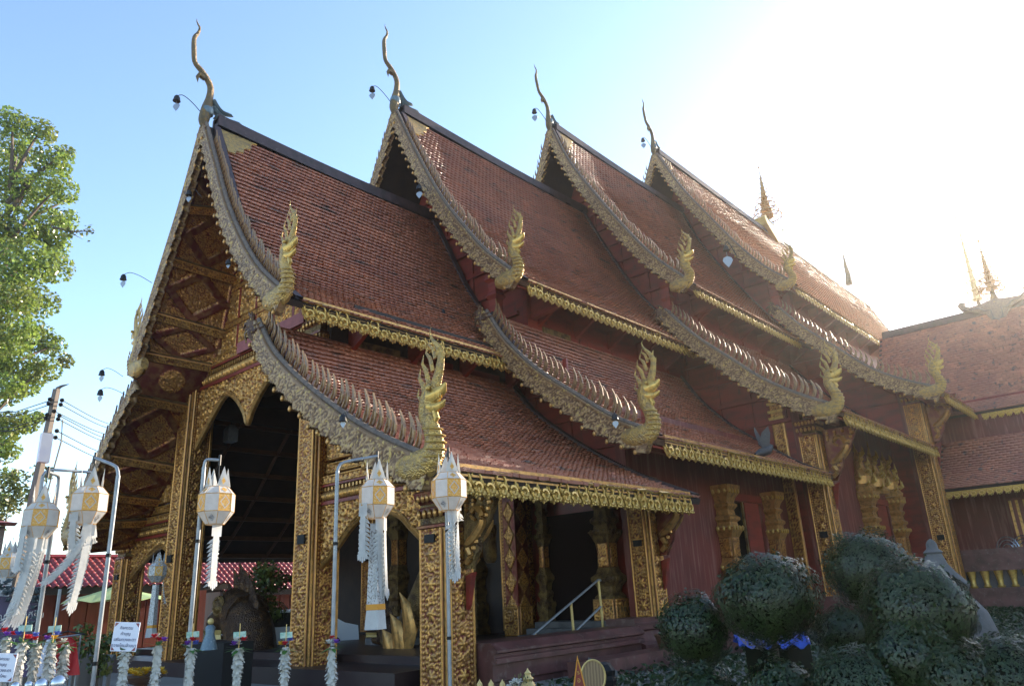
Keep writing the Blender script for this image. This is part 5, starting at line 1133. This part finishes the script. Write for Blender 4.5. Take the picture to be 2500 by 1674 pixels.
q = MB()
for (a, b, h, w_) in ((4.75, .3, 1.0, .30), (4.45, .55, 1.15, .26), (4.1, .9, 1.35, .22)):
    q.tube([(2.5, a, b-.6), (2.45, a-.22, b), (2.4, a-.12, b+h*.4), (2.4, a+.12, b+h*.62)], [w_*.8, w_, w_*.7, .01], 8, flat=(1, .5), ref=(1, 0, 0))
q.build('gilded_leaf', 'gold', GN, smooth=True)
q = MB(); P = spline([(5.2, -.3), (4.6, .8), (4.1, 1.6), (3.6, 2.4), (3.2, 2.9)], n=14); q.tube([(2.9, a, b) for a, b in P], np.linspace(.42, .2, 14), 10, flat=(1, .6), ref=(1, 0, 0)); q.build('serpent_back', 'dirtygold', GN, smooth=True)
q = MB()
for i in range(6): q.box((3.2+.3*i, 4.7, .5), (3.497+.3*i, 6.6, .66+.16*i))
q.build('portal_steps', 'stone', T)
for (x, y, z, h, lab, mm) in ((5.0, 3.69, 2.44, .92, 'dull gold cylinder lamp hanging in the porch aisle', 'dirtygold'),):
    HL = thing('hanging_lamp', lab, 'lamp', (x, y, z)); q = MB(); q.lathe([(.10, -.08), (.16, .0), (.18, .1), (.17, .5), (.20, .75), (.19, .88), (.08, .95)], (x, y, z), 14); q.build('shade', mm, HL, smooth=True)
    q = MB(); q.tube([(x, y, z+.9), (x, y, z+2.6)], .012, 4); q.build('chain', 'iron', HL)
HL2 = thing('porch_lamp', 'small pale glass box lamp hanging in the dark tall arch', 'lamp', (1.5, 11.5, 6.5))
q = MB(); q.lathe([(.10, 0), (.16, .03), (.16, .42), (.08, .55)], (1.5, 11.3, 6.4), square=True); q.build('glass_box', 'steel', HL2); q = MB(); q.tube([(1.5, 11.3, 6.9), (1.5, 11.3, 8.3)], .015, 4); q.build('chain', 'iron', HL2)
HB = thing('hanging_bell', 'dull gold bell hanging in the right aisle arch', 'bell', (2.6, 2.6, 2.3)); q = MB(); q.lathe([(.36, 0), (.33, .06), (.27, .3), (.2, .42), (.05, .48)], (2.9, 3.0, 2.45), 14); q.build('body', 'dirtygold', HB, smooth=True); q = MB(); q.tube([(2.9, 3.0, 2.9), (2.9, 3.0, 4.2)], .015, 4); q.build('rope', 'iron', HB)
# ================================================================ left background: red roofed buildings, fence, umbrella, pole, trees
def redroof(name, label, x0, x1, y0, eave_z, ridge_z, dep, wall_z0=0, hip=False):
    t = thing(name, label, 'building', ((x0+x1)/2, y0+dep, 0))
    q = MB(); q.box((x0+.6, y0+.9, 0), (x1-.6, y0+dep*2-.9, eave_z-.05)); w_ = q.build('wall', 'shutter', t)
    for i in range(int((x1-x0-1.4)/.62)):
        q = MB(); x = x0+.75+i*.62; q.box((x, y0+.84, .1), (x+.56, y0+.898, eave_z-.25)); q.build('shutter_panel', 'shutter', t)
    for side in (1, -1):
        q = MB(); ya = y0 if side > 0 else y0+2*dep; q.prism([(0, eave_z), (side*dep, ridge_z), (side*dep, ridge_z-.1), (0, eave_z-.1)], (x0, ya, 0), (0, 1, 0), (0, 0, 1), (x1-x0, 0, 0)); rf = q.build('roof', 'dark', t)
        if side > 0:
            tw, tl = .30, .36; L = math.hypot(dep, ridge_z-eave_z); nc, nx = int(L/tl), int((x1-x0)/tw); V = []; F = []; rg = np.random.default_rng(3); tint = []
            sy, sz = dep/L, (ridge_z-eave_z)/L
            for i in range(nc):
                for j in range(nx):
                    b = len(V); s0 = i*tl-.05; s1 = s0+tl*1.12
                    for (s, l) in ((s0, .07), (s1, .02)):
                        for k in range(5):
                            u_ = k/4; hh = l+.06*math.sin(u_*2*PI*.98+.4); V.append((x0+(j+u_)*tw, y0+sy*s-sz*hh, eave_z+sz*s+sy*hh))
                    for k in range(4): F.append((b+k, b+k+1, b+6+k, b+5+k)); tint.append(rg.random())
                    b2 = len(V); V += [(p[0], p[1]+.01, p[2]-.06) for p in V[b:b+5]]
                    for k in range(4): F.append((b2+k, b2+k+1, b+k+1, b+k)); tint.append(.5)
            kind(raw('roof_tiles', V, F, 'clayroof', rf, [('tint', 'FACE', tint)], smooth=True), 'stuff')
    q = MB(); q.box((x0, y0-.02, eave_z-.32), (x1, y0+.05, eave_z-.06)); q.build('fascia', 'dark', t)
    q = MB(); q.tube([(x0, y0+dep, ridge_z+.1), (x1, y0+dep, ridge_z+.1)], .12, 6); q.build('ridge_cap', 'clayroof', t)
    return t
redroof('shop_building', 'long building with red glazed tile roof and red brown folding shutters behind the left columns', -7, 8.9, 25, 2.72, 4.0, 3.0)
redroof('gate_house', 'second building with pink red tile roof seen through the tall arch', 9.6, 28, 27, 2.42, 4.7, 4.0)
g1 = thing('tin_building', 'grey corrugated building with a dark eave at the far left', 'building', (-6, 20, 0))
q = MB(); q.box((-12, 17.3, 0), (-2.6, 17.6, 4.3)); q.build('wall', 'grey', g1)
for i in range(22):
    q = MB(); x = -11.9+i*.42; q.box((x, 17.25, 2.6), (x+.2, 17.298, 4.25)); q.build('sheet_rib', 'grey', g1)
q = MB(); q.prism([(0, 0), (3, .4), (3, .5), (-.3, .08)], (-12, 17.1, 4.3), (0, 1, 0), (0, 0, 1), (9.6, 0, 0)); q.build('roof', 'clayroof', g1)
q = MB(); q.box((-12, 17.1, 3.35), (-2.6, 17.24, 3.42)); q.build('cable_tray', 'steel', g1); q = MB(); q.box((-12, 17.1, 2.5), (-2.6, 17.24, 3.0)); q.build('lower_eave', 'shutter', g1)
# parasol
p = aD(268, 1350, 36.5); PA = thing('market_parasol', 'pale green canvas parasol behind the far left column', 'parasol', (p.x, p.y, 0))
q = MB(); n = 8
for k in range(n):
    a0, a1 = k*2*PI/n, (k+1)*2*PI/n; c0, c1 = (math.cos(a0), math.sin(a0)), (math.cos(a1), math.sin(a1)); am = ((c0[0]+c1[0])/2, (c0[1]+c1[1])/2)
    T0 = (p.x, p.y, p.z+.22); rr = 2.1; A = (p.x+c0[0]*rr, p.y+c0[1]*rr, p.z-.45); B = (p.x+c1[0]*rr, p.y+c1[1]*rr, p.z-.45); Mi = (p.x+am[0]*rr*.5, p.y+am[1]*rr*.5, p.z-.10); E_ = (p.x+am[0]*rr*.97, p.y+am[1]*rr*.97, p.z-.33)
    q = MB(); q.add([T0, A, E_, B, Mi], [(0, 1, 4), (1, 2, 4), (2, 3, 4), (3, 0, 4)]); q.build('canopy_panel', 'umbrella', PA)
q = MB(); q.tube([(p.x, p.y, 0), (p.x, p.y, p.z+.2)], .03, 6); q.build('pole', 'stone', PA)
# fence with pickets
fa, fb, fcn = aD(0, 1520, 15.5), aD(195, 1498, 17), aD(262, 1502, 16.5)
FN = thing('picket_fence', 'low wooden picket fence with a pale top rail at the lower left', 'fence', (fb.x, fb.y, 0))
for A, B in ((fa, fb), (fb, fcn)):
    q = MB(); q.tube([A, B], .05, 6); q.build('top_rail', 'stone', FN); n = int((B-A).length/.16)
    q = MB(); q.tube([A-Vector((0, 0, .65)), B-Vector((0, 0, .65))], .04, 4); q.build('bottom_rail', 'concrete', FN)
    for i in range(n):
        c = A.lerp(B, (i+.5)/n); q = MB(); q.box((c.x-.03, c.y-.02, 0), (c.x+.03, c.y+.02, c.z-.03)); q.build('picket', 'concrete', FN)
q = MB(); q.box((fb.x-.12, fb.y-.12, 0), (fb.x+.12, fb.y+.12, fb.z+.06)); q.build('corner_post', 'concrete', FN)
# hanging cloths and chair
for (x, y, d, w_, h, m, lab) in ((148, 1500, 14.2, .42, .55, 'redcloth', 'bright red jacket hanging on a rail in the sun'), (112, 1500, 14.0, .22, .55, 'card', 'pale white shirt hanging beside the red jacket'), (42, 1505, 14, .2, .4, 'redcloth', 'orange red cloth hanging at the far left')):
    p = aD(x, y, d); ax = Vector((.8, -.6, 0)); t = thing('hanging_cloth', lab, 'clothes', (p.x, p.y, 0), 'clothes hung on the rail'); V = []; n1, n2 = 9, 9
    for i in range(n1):
        for j in range(n2):
            u_, v_ = i/(n1-1)-.5, j/(n2-1); ww = w_*(.55+.6*v_**.6) if j else w_*.3; c = p+ax*(u_*ww)+Vector((0, 0, h*(.5-v_)))+Vector((-.6, -.8, 0))*.05*math.sin(u_*14+v_*3); V.append(c)
    I = np.arange(n1*n2).reshape(n1, n2); raw('cloth', V, np.stack([I[:-1, :-1], I[1:, :-1], I[1:, 1:], I[:-1, 1:]], -1).reshape(-1, 4), m, t, smooth=True)
    q = MB(); q.tube([p+ax*(-w_*.6)+Vector((0, 0, h*.55)), p+Vector((0, 0, h*.66)), p+ax*(w_*.6)+Vector((0, 0, h*.55))], .012, 5); q.build('hanger', 'iron', t)
a, b = aD(100, 1462, 14.3), aD(185, 1450, 14.3); CR = thing('clothes_rail', 'thin metal rail the cloths hang from', 'rail', (a.x, a.y, 0)); q = MB(); q.tube([a, b], .015, 5); q.build('bar', 'steel', CR)
for c in (a, b): q = MB(); q.tube([c, (c.x, c.y, 0)], .014, 5); q.build('leg', 'steel', CR)
# purple banner
a = aD(22, 1440, 9.5); BNR = thing('purple_banner', 'dark purple banner with white lettering and flower trim at the left edge', 'banner', (a.x, a.y, 0)); ax = Vector((.80, -.60, 0))
q = MB(); q.prism([(-.55, -.45), (.22, -.45), (.24, .32), (-.55, .34)], a, ax, (0, 0, 1), (.02, .02, 0)); q.build('cloth', 'purple', BNR)
for i, s in enumerate(('กองทำบุญถวายเทียน', 'โคมบูชาล้านนา', 'สำนักศิลป์')):
    o = text(s, .085, a+ax*(-.05-.04*(i == 2))+Vector((-.012, -.012, .13-.085*i-.08*(i == 2))), (PI/2, 0, math.atan2(-.6, .8)), 'paper', None); o.parent = BNR; o.matrix_parent_inverse = Matrix.Translation(-BNR.location)
rg = random.Random(5); q = MB()
for i in range(46):
    c = a+ax*(-.5+.75*i/46)+Vector((rg.gauss(-.03, .02), rg.gauss(-.03, .02), .36+rg.gauss(0, .05))); flower(q, c, .055, 6, i)
for i in range(14):
    c = a+ax*.24+Vector((rg.gauss(-.03, .02), rg.gauss(-.03, .02), .34-.05*i)); flower(q, c, .05, 6, i)
q.build('flower_trim', 'wing', BNR)
for i, (x, y, r) in enumerate(((134, 1562, .06), (95, 1566, .05), (66, 1566, .03), (36, 1568, .03))):
    c = aD(x, y, 7.0); t = thing('silver_bowl', ('large silver fan shaped ornament at the bottom left', 'second silver ornament at the bottom left', 'small silver dome at the bottom left', 'smallest silver dome near the lower left corner')[i], 'ornament', (c.x, c.y, 0))
    q = MB(); q.ball(c, r, 14, 8, (1, .6, 1)); q.build('dome', 'tin', t, smooth=True); q = MB(); q.tube([(c.x, c.y, 0), c], .012, 5); q.build('stem', 'iron', t)
# dark cabinet and offering bowls inside the arches
a = aD(490, 1525, 16.5); q = MB(); q.box((a.x-.2, a.y-.7, 0), (a.x+.4, a.y+.7, a.z+.45)); tag(q.build('altar_chest', 'black'), 'black lacquered chest standing in the tall arch', 'chest')
c = aD(480, 1448, 14.2); DL = thing('figurine', 'small blue and white figurine standing on the black chest', 'figurine', (c.x, c.y, c.z-.25))
q = MB(); q.lathe([(.14, -.25), (.10, -.1), (.07, .0), (.08, .1), (.04, .14)], c, 12); q.build('robe', 'wing', DL, smooth=True); q = MB(); q.ball((c.x, c.y, c.z+.19), .055, 8, 6); q.build('head', 'goldpale', DL, smooth=True)
c = aD(325, 1545, 12.5); OB = thing('offering_bowl', 'dark bowl of yellow flowers at the foot of the left arch', 'bowl', (c.x, c.y, 0)); q = MB(); q.lathe([(.08, 0), (.08, c.z-.12), (.3, c.z-.02), (.32, c.z), (.28, c.z-.01)], (c.x, c.y, 0), 16); q.build('bowl', 'darkwood', OB, smooth=True); q = MB()
for i in range(22): flower(q, (c.x+random.gauss(0, .14), c.y+random.gauss(0, .14), c.z+random.uniform(0, .07)), .07, 6, i)
q.build('flowers', 'petyel', OB)
# white car roof seen through the arch
c = aD(655, 1392, 24); CA = thing('parked_car', 'white parked car partly seen through the tall arch', 'car', (c.x, c.y, 0)); ax = Vector((.9, -.44, 0)); ay = Vector((.44, .9, 0))
q = MB(); q.prism([(-2.1, .35), (-2.1, .8), (-1.2, .95), (-.6, 1.42), (.9, 1.45), (1.7, 1.0), (2.1, .9), (2.15, .35)], (c.x, c.y, 0), ax, (0, 0, 1), ay*1.6); q.build('body', 'clear', CA)
q = MB(); q.prism([(-1.0, .97), (-.5, 1.36), (.8, 1.38), (1.4, 1.0)], Vector((c.x, c.y, 0))-ay*.01, ax, (0, 0, 1), -ay*.01); q.build('side_window', 'black', CA)
for s in (-1.3, 1.3):
    q = MB(); o = Vector((c.x, c.y, .34))+ax*s; q.prism([(math.cos(k)*.33, math.sin(k)*.33) for k in np.linspace(0, 2*PI, 16, endpoint=False)], o-ay*.03, ax, (0, 0, 1), ay*.2); q.build('wheel', 'black', CA)
# utility pole and wires
pt, pb = aD(130, 890, 30), aD(72, 1160, 30); UP = thing('utility_pole', 'leaning weathered concrete power pole with a white box', 'power pole', (pb.x, pb.y, 0)); dr = (pt-pb).normalized(); base = pb-dr*(pb.z/dr.z)
q = MB(); q.tube([base, pt], [.19, .12], 4); q.build('mast', 'concrete', UP); q = MB(); q.tube([pt, pt+Vector((.12, -.05, .12)), pt+Vector((.3, -.2, .2))], [.08, .05, .01], 5); q.build('top_stub', 'concrete', UP)
bx = aD(100, 1024, 29.7); q = MB(); q.box((bx.x-.14, bx.y-.14, bx.z-.5), (bx.x+.2, bx.y+.1, bx.z+.5)); q.build('meter_box', 'card', UP)
ws = [(915, 1000, 0), (925, 1008, 1), (950, 1025, 0), (958, 1040, 1), (985, 1060, 0), (1000, 1075, 1), (940, 1012, 1)]
for i, (y0, y1, k) in enumerate(ws):
    s = aD(142-i*3, y0, 29.8); e_ = s+Vector((19, 6.0, .6))*.9; e2 = aD(275, y0+62, 46); mid = s.lerp(e2, .5)-Vector((0, 0, .12)); q = MB(); q.tube(spline([s, mid, e2], n=10), .018, 4); q.build('wire', 'wire', UP)
    q = MB(); q.ball(s, .08, 6, 4); q.build('insulator', 'black', UP)
    if i < 4:
        e2 = aD(-60, y0+28, 34); q = MB(); q.tube([s-Vector((.25, 0, 0)), s.lerp(e2, .5)-Vector((0, 0, .2)), e2], .018, 4); q.build('wire', 'wire', UP); q = MB(); q.ball(s-Vector((.35, -.1, 0)), .08, 6, 4); q.build('insulator', 'black', UP)
q = MB(); q.tube([aD(143, 960, 29.7), aD(140, 1010, 29.7), aD(118, 1090, 29.7), aD(100, 1160, 29.7)], .025, 4); q.build('drop_cable', 'wire', UP)
# large tree on the left
def crown_pts(cl, per, seed):
    rg = np.random.default_rng(seed); P = []; Nn = []
    for (c, r) in cl:
        n = int(per*r*r); d = rg.normal(0, 1, (n, 3)); d /= np.linalg.norm(d, axis=1)[:, None]; rr = r*(1-.75*rg.random(n)**2.2)
        P.append(np.array(c)+d*rr[:, None]*np.array((1, 1, .8))); Nn.append(d*.6+np.array((0, 0, .5)))
    return np.concatenate(P), np.concatenate(Nn)
TC = aD(20, 1100, 46); TR = thing('leafy_tree', 'tall glossy leaved tree rising at the left edge of the view', 'tree', (TC.x-2, TC.y+1.5, 0)); rg = random.Random(11); cl = []
edge = [(28, 280, 1.0), (92, 300, .9), (40, 340, 1.3), (120, 370, 1.1), (150, 350, .55), (60, 440, 1.5), (130, 430, 1.1), (20, 520, 1.5), (110, 520, 1.3), (150, 500, .8), (60, 600, 1.5), (120, 610, 1.1), (20, 680, 1.5), (85, 690, 1.2), (125, 560, .9), (10, 760, 1.5), (75, 770, 1.2), (120, 790, .8), (150, 825, .5), (30, 840, 1.3), (95, 845, .9), (10, 890, 1.0), (60, 880, .8), (20, 975, .9), (60, 965, .7), (85, 955, .4), (5, 1030, .8), (15, 1090, .6), (5, 1140, .45), (-40, 400, 2.2), (-60, 600, 2.4), (-60, 800, 2.2), (-40, 1000, 1.5), (160, 455, .35)]
for (x, y, r) in edge:
    c = aD(x, y, 46+rg.uniform(-2.5, 4)); cl.append((tuple(c), r*1.02))
P, Nn = crown_pts(cl, 560, 5); leaves('crown', P, Nn, .125, 'leaf', TR, 6, False, .62)
twig = [aD(182+rg.uniform(-36, 32), 531+rg.gauss(0, 6), 46+rg.uniform(-.3, .3)) for i in range(60)]
leaves('twig_leaves', np.array([tuple(t) for t in twig]), np.tile([0, 0, 1.], (60, 1)), .14, 'leafolive', TR, 8, False, .6)
q = MB(); q.tube([aD(120, 520, 46), aD(170, 530, 46), aD(215, 528, 46)], [.08, .05, .012], 5); q.tube([aD(150, 525, 46), aD(190, 548, 46)], [.04, .006], 4); q.build('branch', 'bark', TR)
q = MB(); bx_, by_ = TC.x-2, TC.y+1.5; q.tube(spline([(bx_, by_, 0), (bx_+.1, by_, 5), (bx_-.3, by_+.1, 12), (bx_, by_, 20)], n=12), np.linspace(.7, .2, 12), 9); q.build('trunk', 'bark', TR, smooth=True)
q = MB()
for i, ((x, y, z), r) in enumerate(cl): 
    zz = max(4, z-4); q.tube(spline([(bx_, by_, zz), ((x+bx_)/2, (y+by_)/2, (zz+z)/2+.3), (x, y, z)], n=6), np.linspace(.17, .04, 6), 5)
kind(q.build('limbs', 'bark', TR), 'stuff')
def bush(px, py, d, r, n, m, label, size, nm='bushy_tree', cat='tree'):
    c = aD(px, py, d); t = thing(nm, label, cat, (c.x, c.y, 0)); cl = []; rg = random.Random(int(px)); 
    for i in range(9): cl.append(((c.x+rg.gauss(0, r*.5), c.y+rg.gauss(0, r*.5), c.z+rg.gauss(0, r*.4)), r*rg.uniform(.35, .6)))
    P, Nn = crown_pts(cl, n, int(px)); leaves('crown', P, Nn, size, m, t, int(px), False, .6)
    q = MB(); q.tube([(c.x, c.y, 0), (c.x+.05, c.y, c.z)], [.09, .03], 6); q.build('trunk', 'bark', t)
bush(600, 1345, 24, .72, 1500, 'leafolive', 'small bushy tree with yellowing leaves in front of the pink red roof', .07)
bush(222, 1480, 15.2, .42, 2600, 'leafolive', 'small sunlit shrub behind the corner of the picket fence', .045, 'potted_shrub', 'shrub')
bush(20, 1135, 45, 1.3, 300, 'leafolive', 'distant pale treetop above the grey building', .12)
# pigeon landing on the second lower roof
b = aD(1748, 1032, 1); dvec = (b-CAM); k = (-1.15-CAM.y)/dvec.y; b = CAM+dvec*k; PG = thing('pigeon', 'grey pigeon with raised wings landing on the lower roof edge', 'bird', b); s = 2.4
q = MB(); q.tube([(-.16*s, .05*s, -.05*s), (-.06*s, .02*s, -.02*s), (.06*s, -.02*s, .02*s), (.13*s, -.04*s, .07*s), (.17*s, -.05*s, .075*s)], np.array([.02, .055, .06, .035, .008])*s, 9); local(q.build('body', 'bird', smooth=True), PG)
for sg, tip in ((-1, (-.06, .06, .30)), (1, (.05, -.07, .26))):
    q = MB(); o = Vector((.0, .0, .03))*s; q.prism([(0, 0), (.07*s, .02*s), (.05*s, .2*s), (.0, .30*s), (-.07*s, .22*s), (-.09*s, .06*s)], o, Vector((.75, -.3*sg-.3, 0)).normalized(), Vector(tip).normalized(), (.006, .008, 0)); local(q.build('wing', 'bird'), PG)
q = MB(); q.prism([(0, -.02*s), (-.14*s, -.05*s), (-.15*s, .04*s), (0, .02*s)], (-.12*s, .04*s, -.04*s), Vector((.9, -.3, .3)).normalized(), Vector((.3, .9, 0)), (0, 0, .01)); local(q.build('tail', 'bird'), PG)
# hooped metal stools on the side hall terrace
for i, (x, y) in enumerate(((2302, 1238), (2338, 1228))):
    c = aD(x, y, 45); dv = c-CAM; k = (28.9-CAM.x)/dv.x; c = CAM+dv*k; t = thing('metal_hoop_stand', ('left hooped metal stand on the side hall terrace', 'right hooped metal stand on the side hall terrace, cut by the edge')[i], 'metal stand', (c.x, c.y, .85))
    for r in (.42, .32, .2):
        q = MB(); q.tube([(c.x-.01*r, c.y+r*math.cos(a), 2.32+r*1.3*math.sin(a)) for a in np.linspace(0, PI, 14)], .025, 6); q.build('hoop', 'tin', t)
    q = MB(); q.box((c.x-.1, c.y-.42, .852), (c.x+.1, c.y+.42, 2.32)); q.build('base', 'black', t)

# planter with pots along the plinth
PLT = thing('planter', 'low dark planter wall with clay pots along the temple plinth', 'planter', (6, -1.2, 0))
q = MB(); q.box((2.2, -1.5, 0), (9.5, -.9, .34)); q.build('wall', 'maroon', PLT)
for i, x in enumerate((5.2, 5.9, 6.7)):
    q = MB(); q.lathe([(.14, 0), (.2, .2), (.23, .26), (.2, .27)], (x, -1.2, .342), 12); q.build('pot', ('darkwood', 'bark', 'shutter')[i], PLT, smooth=True)
    q = MB(); q.tube([(x, -1.2, .5), (x+.02, -1.2, .85+.1*i)], .035, 6); q.build('stub', ('stone', 'bark', 'bark')[i], PLT)
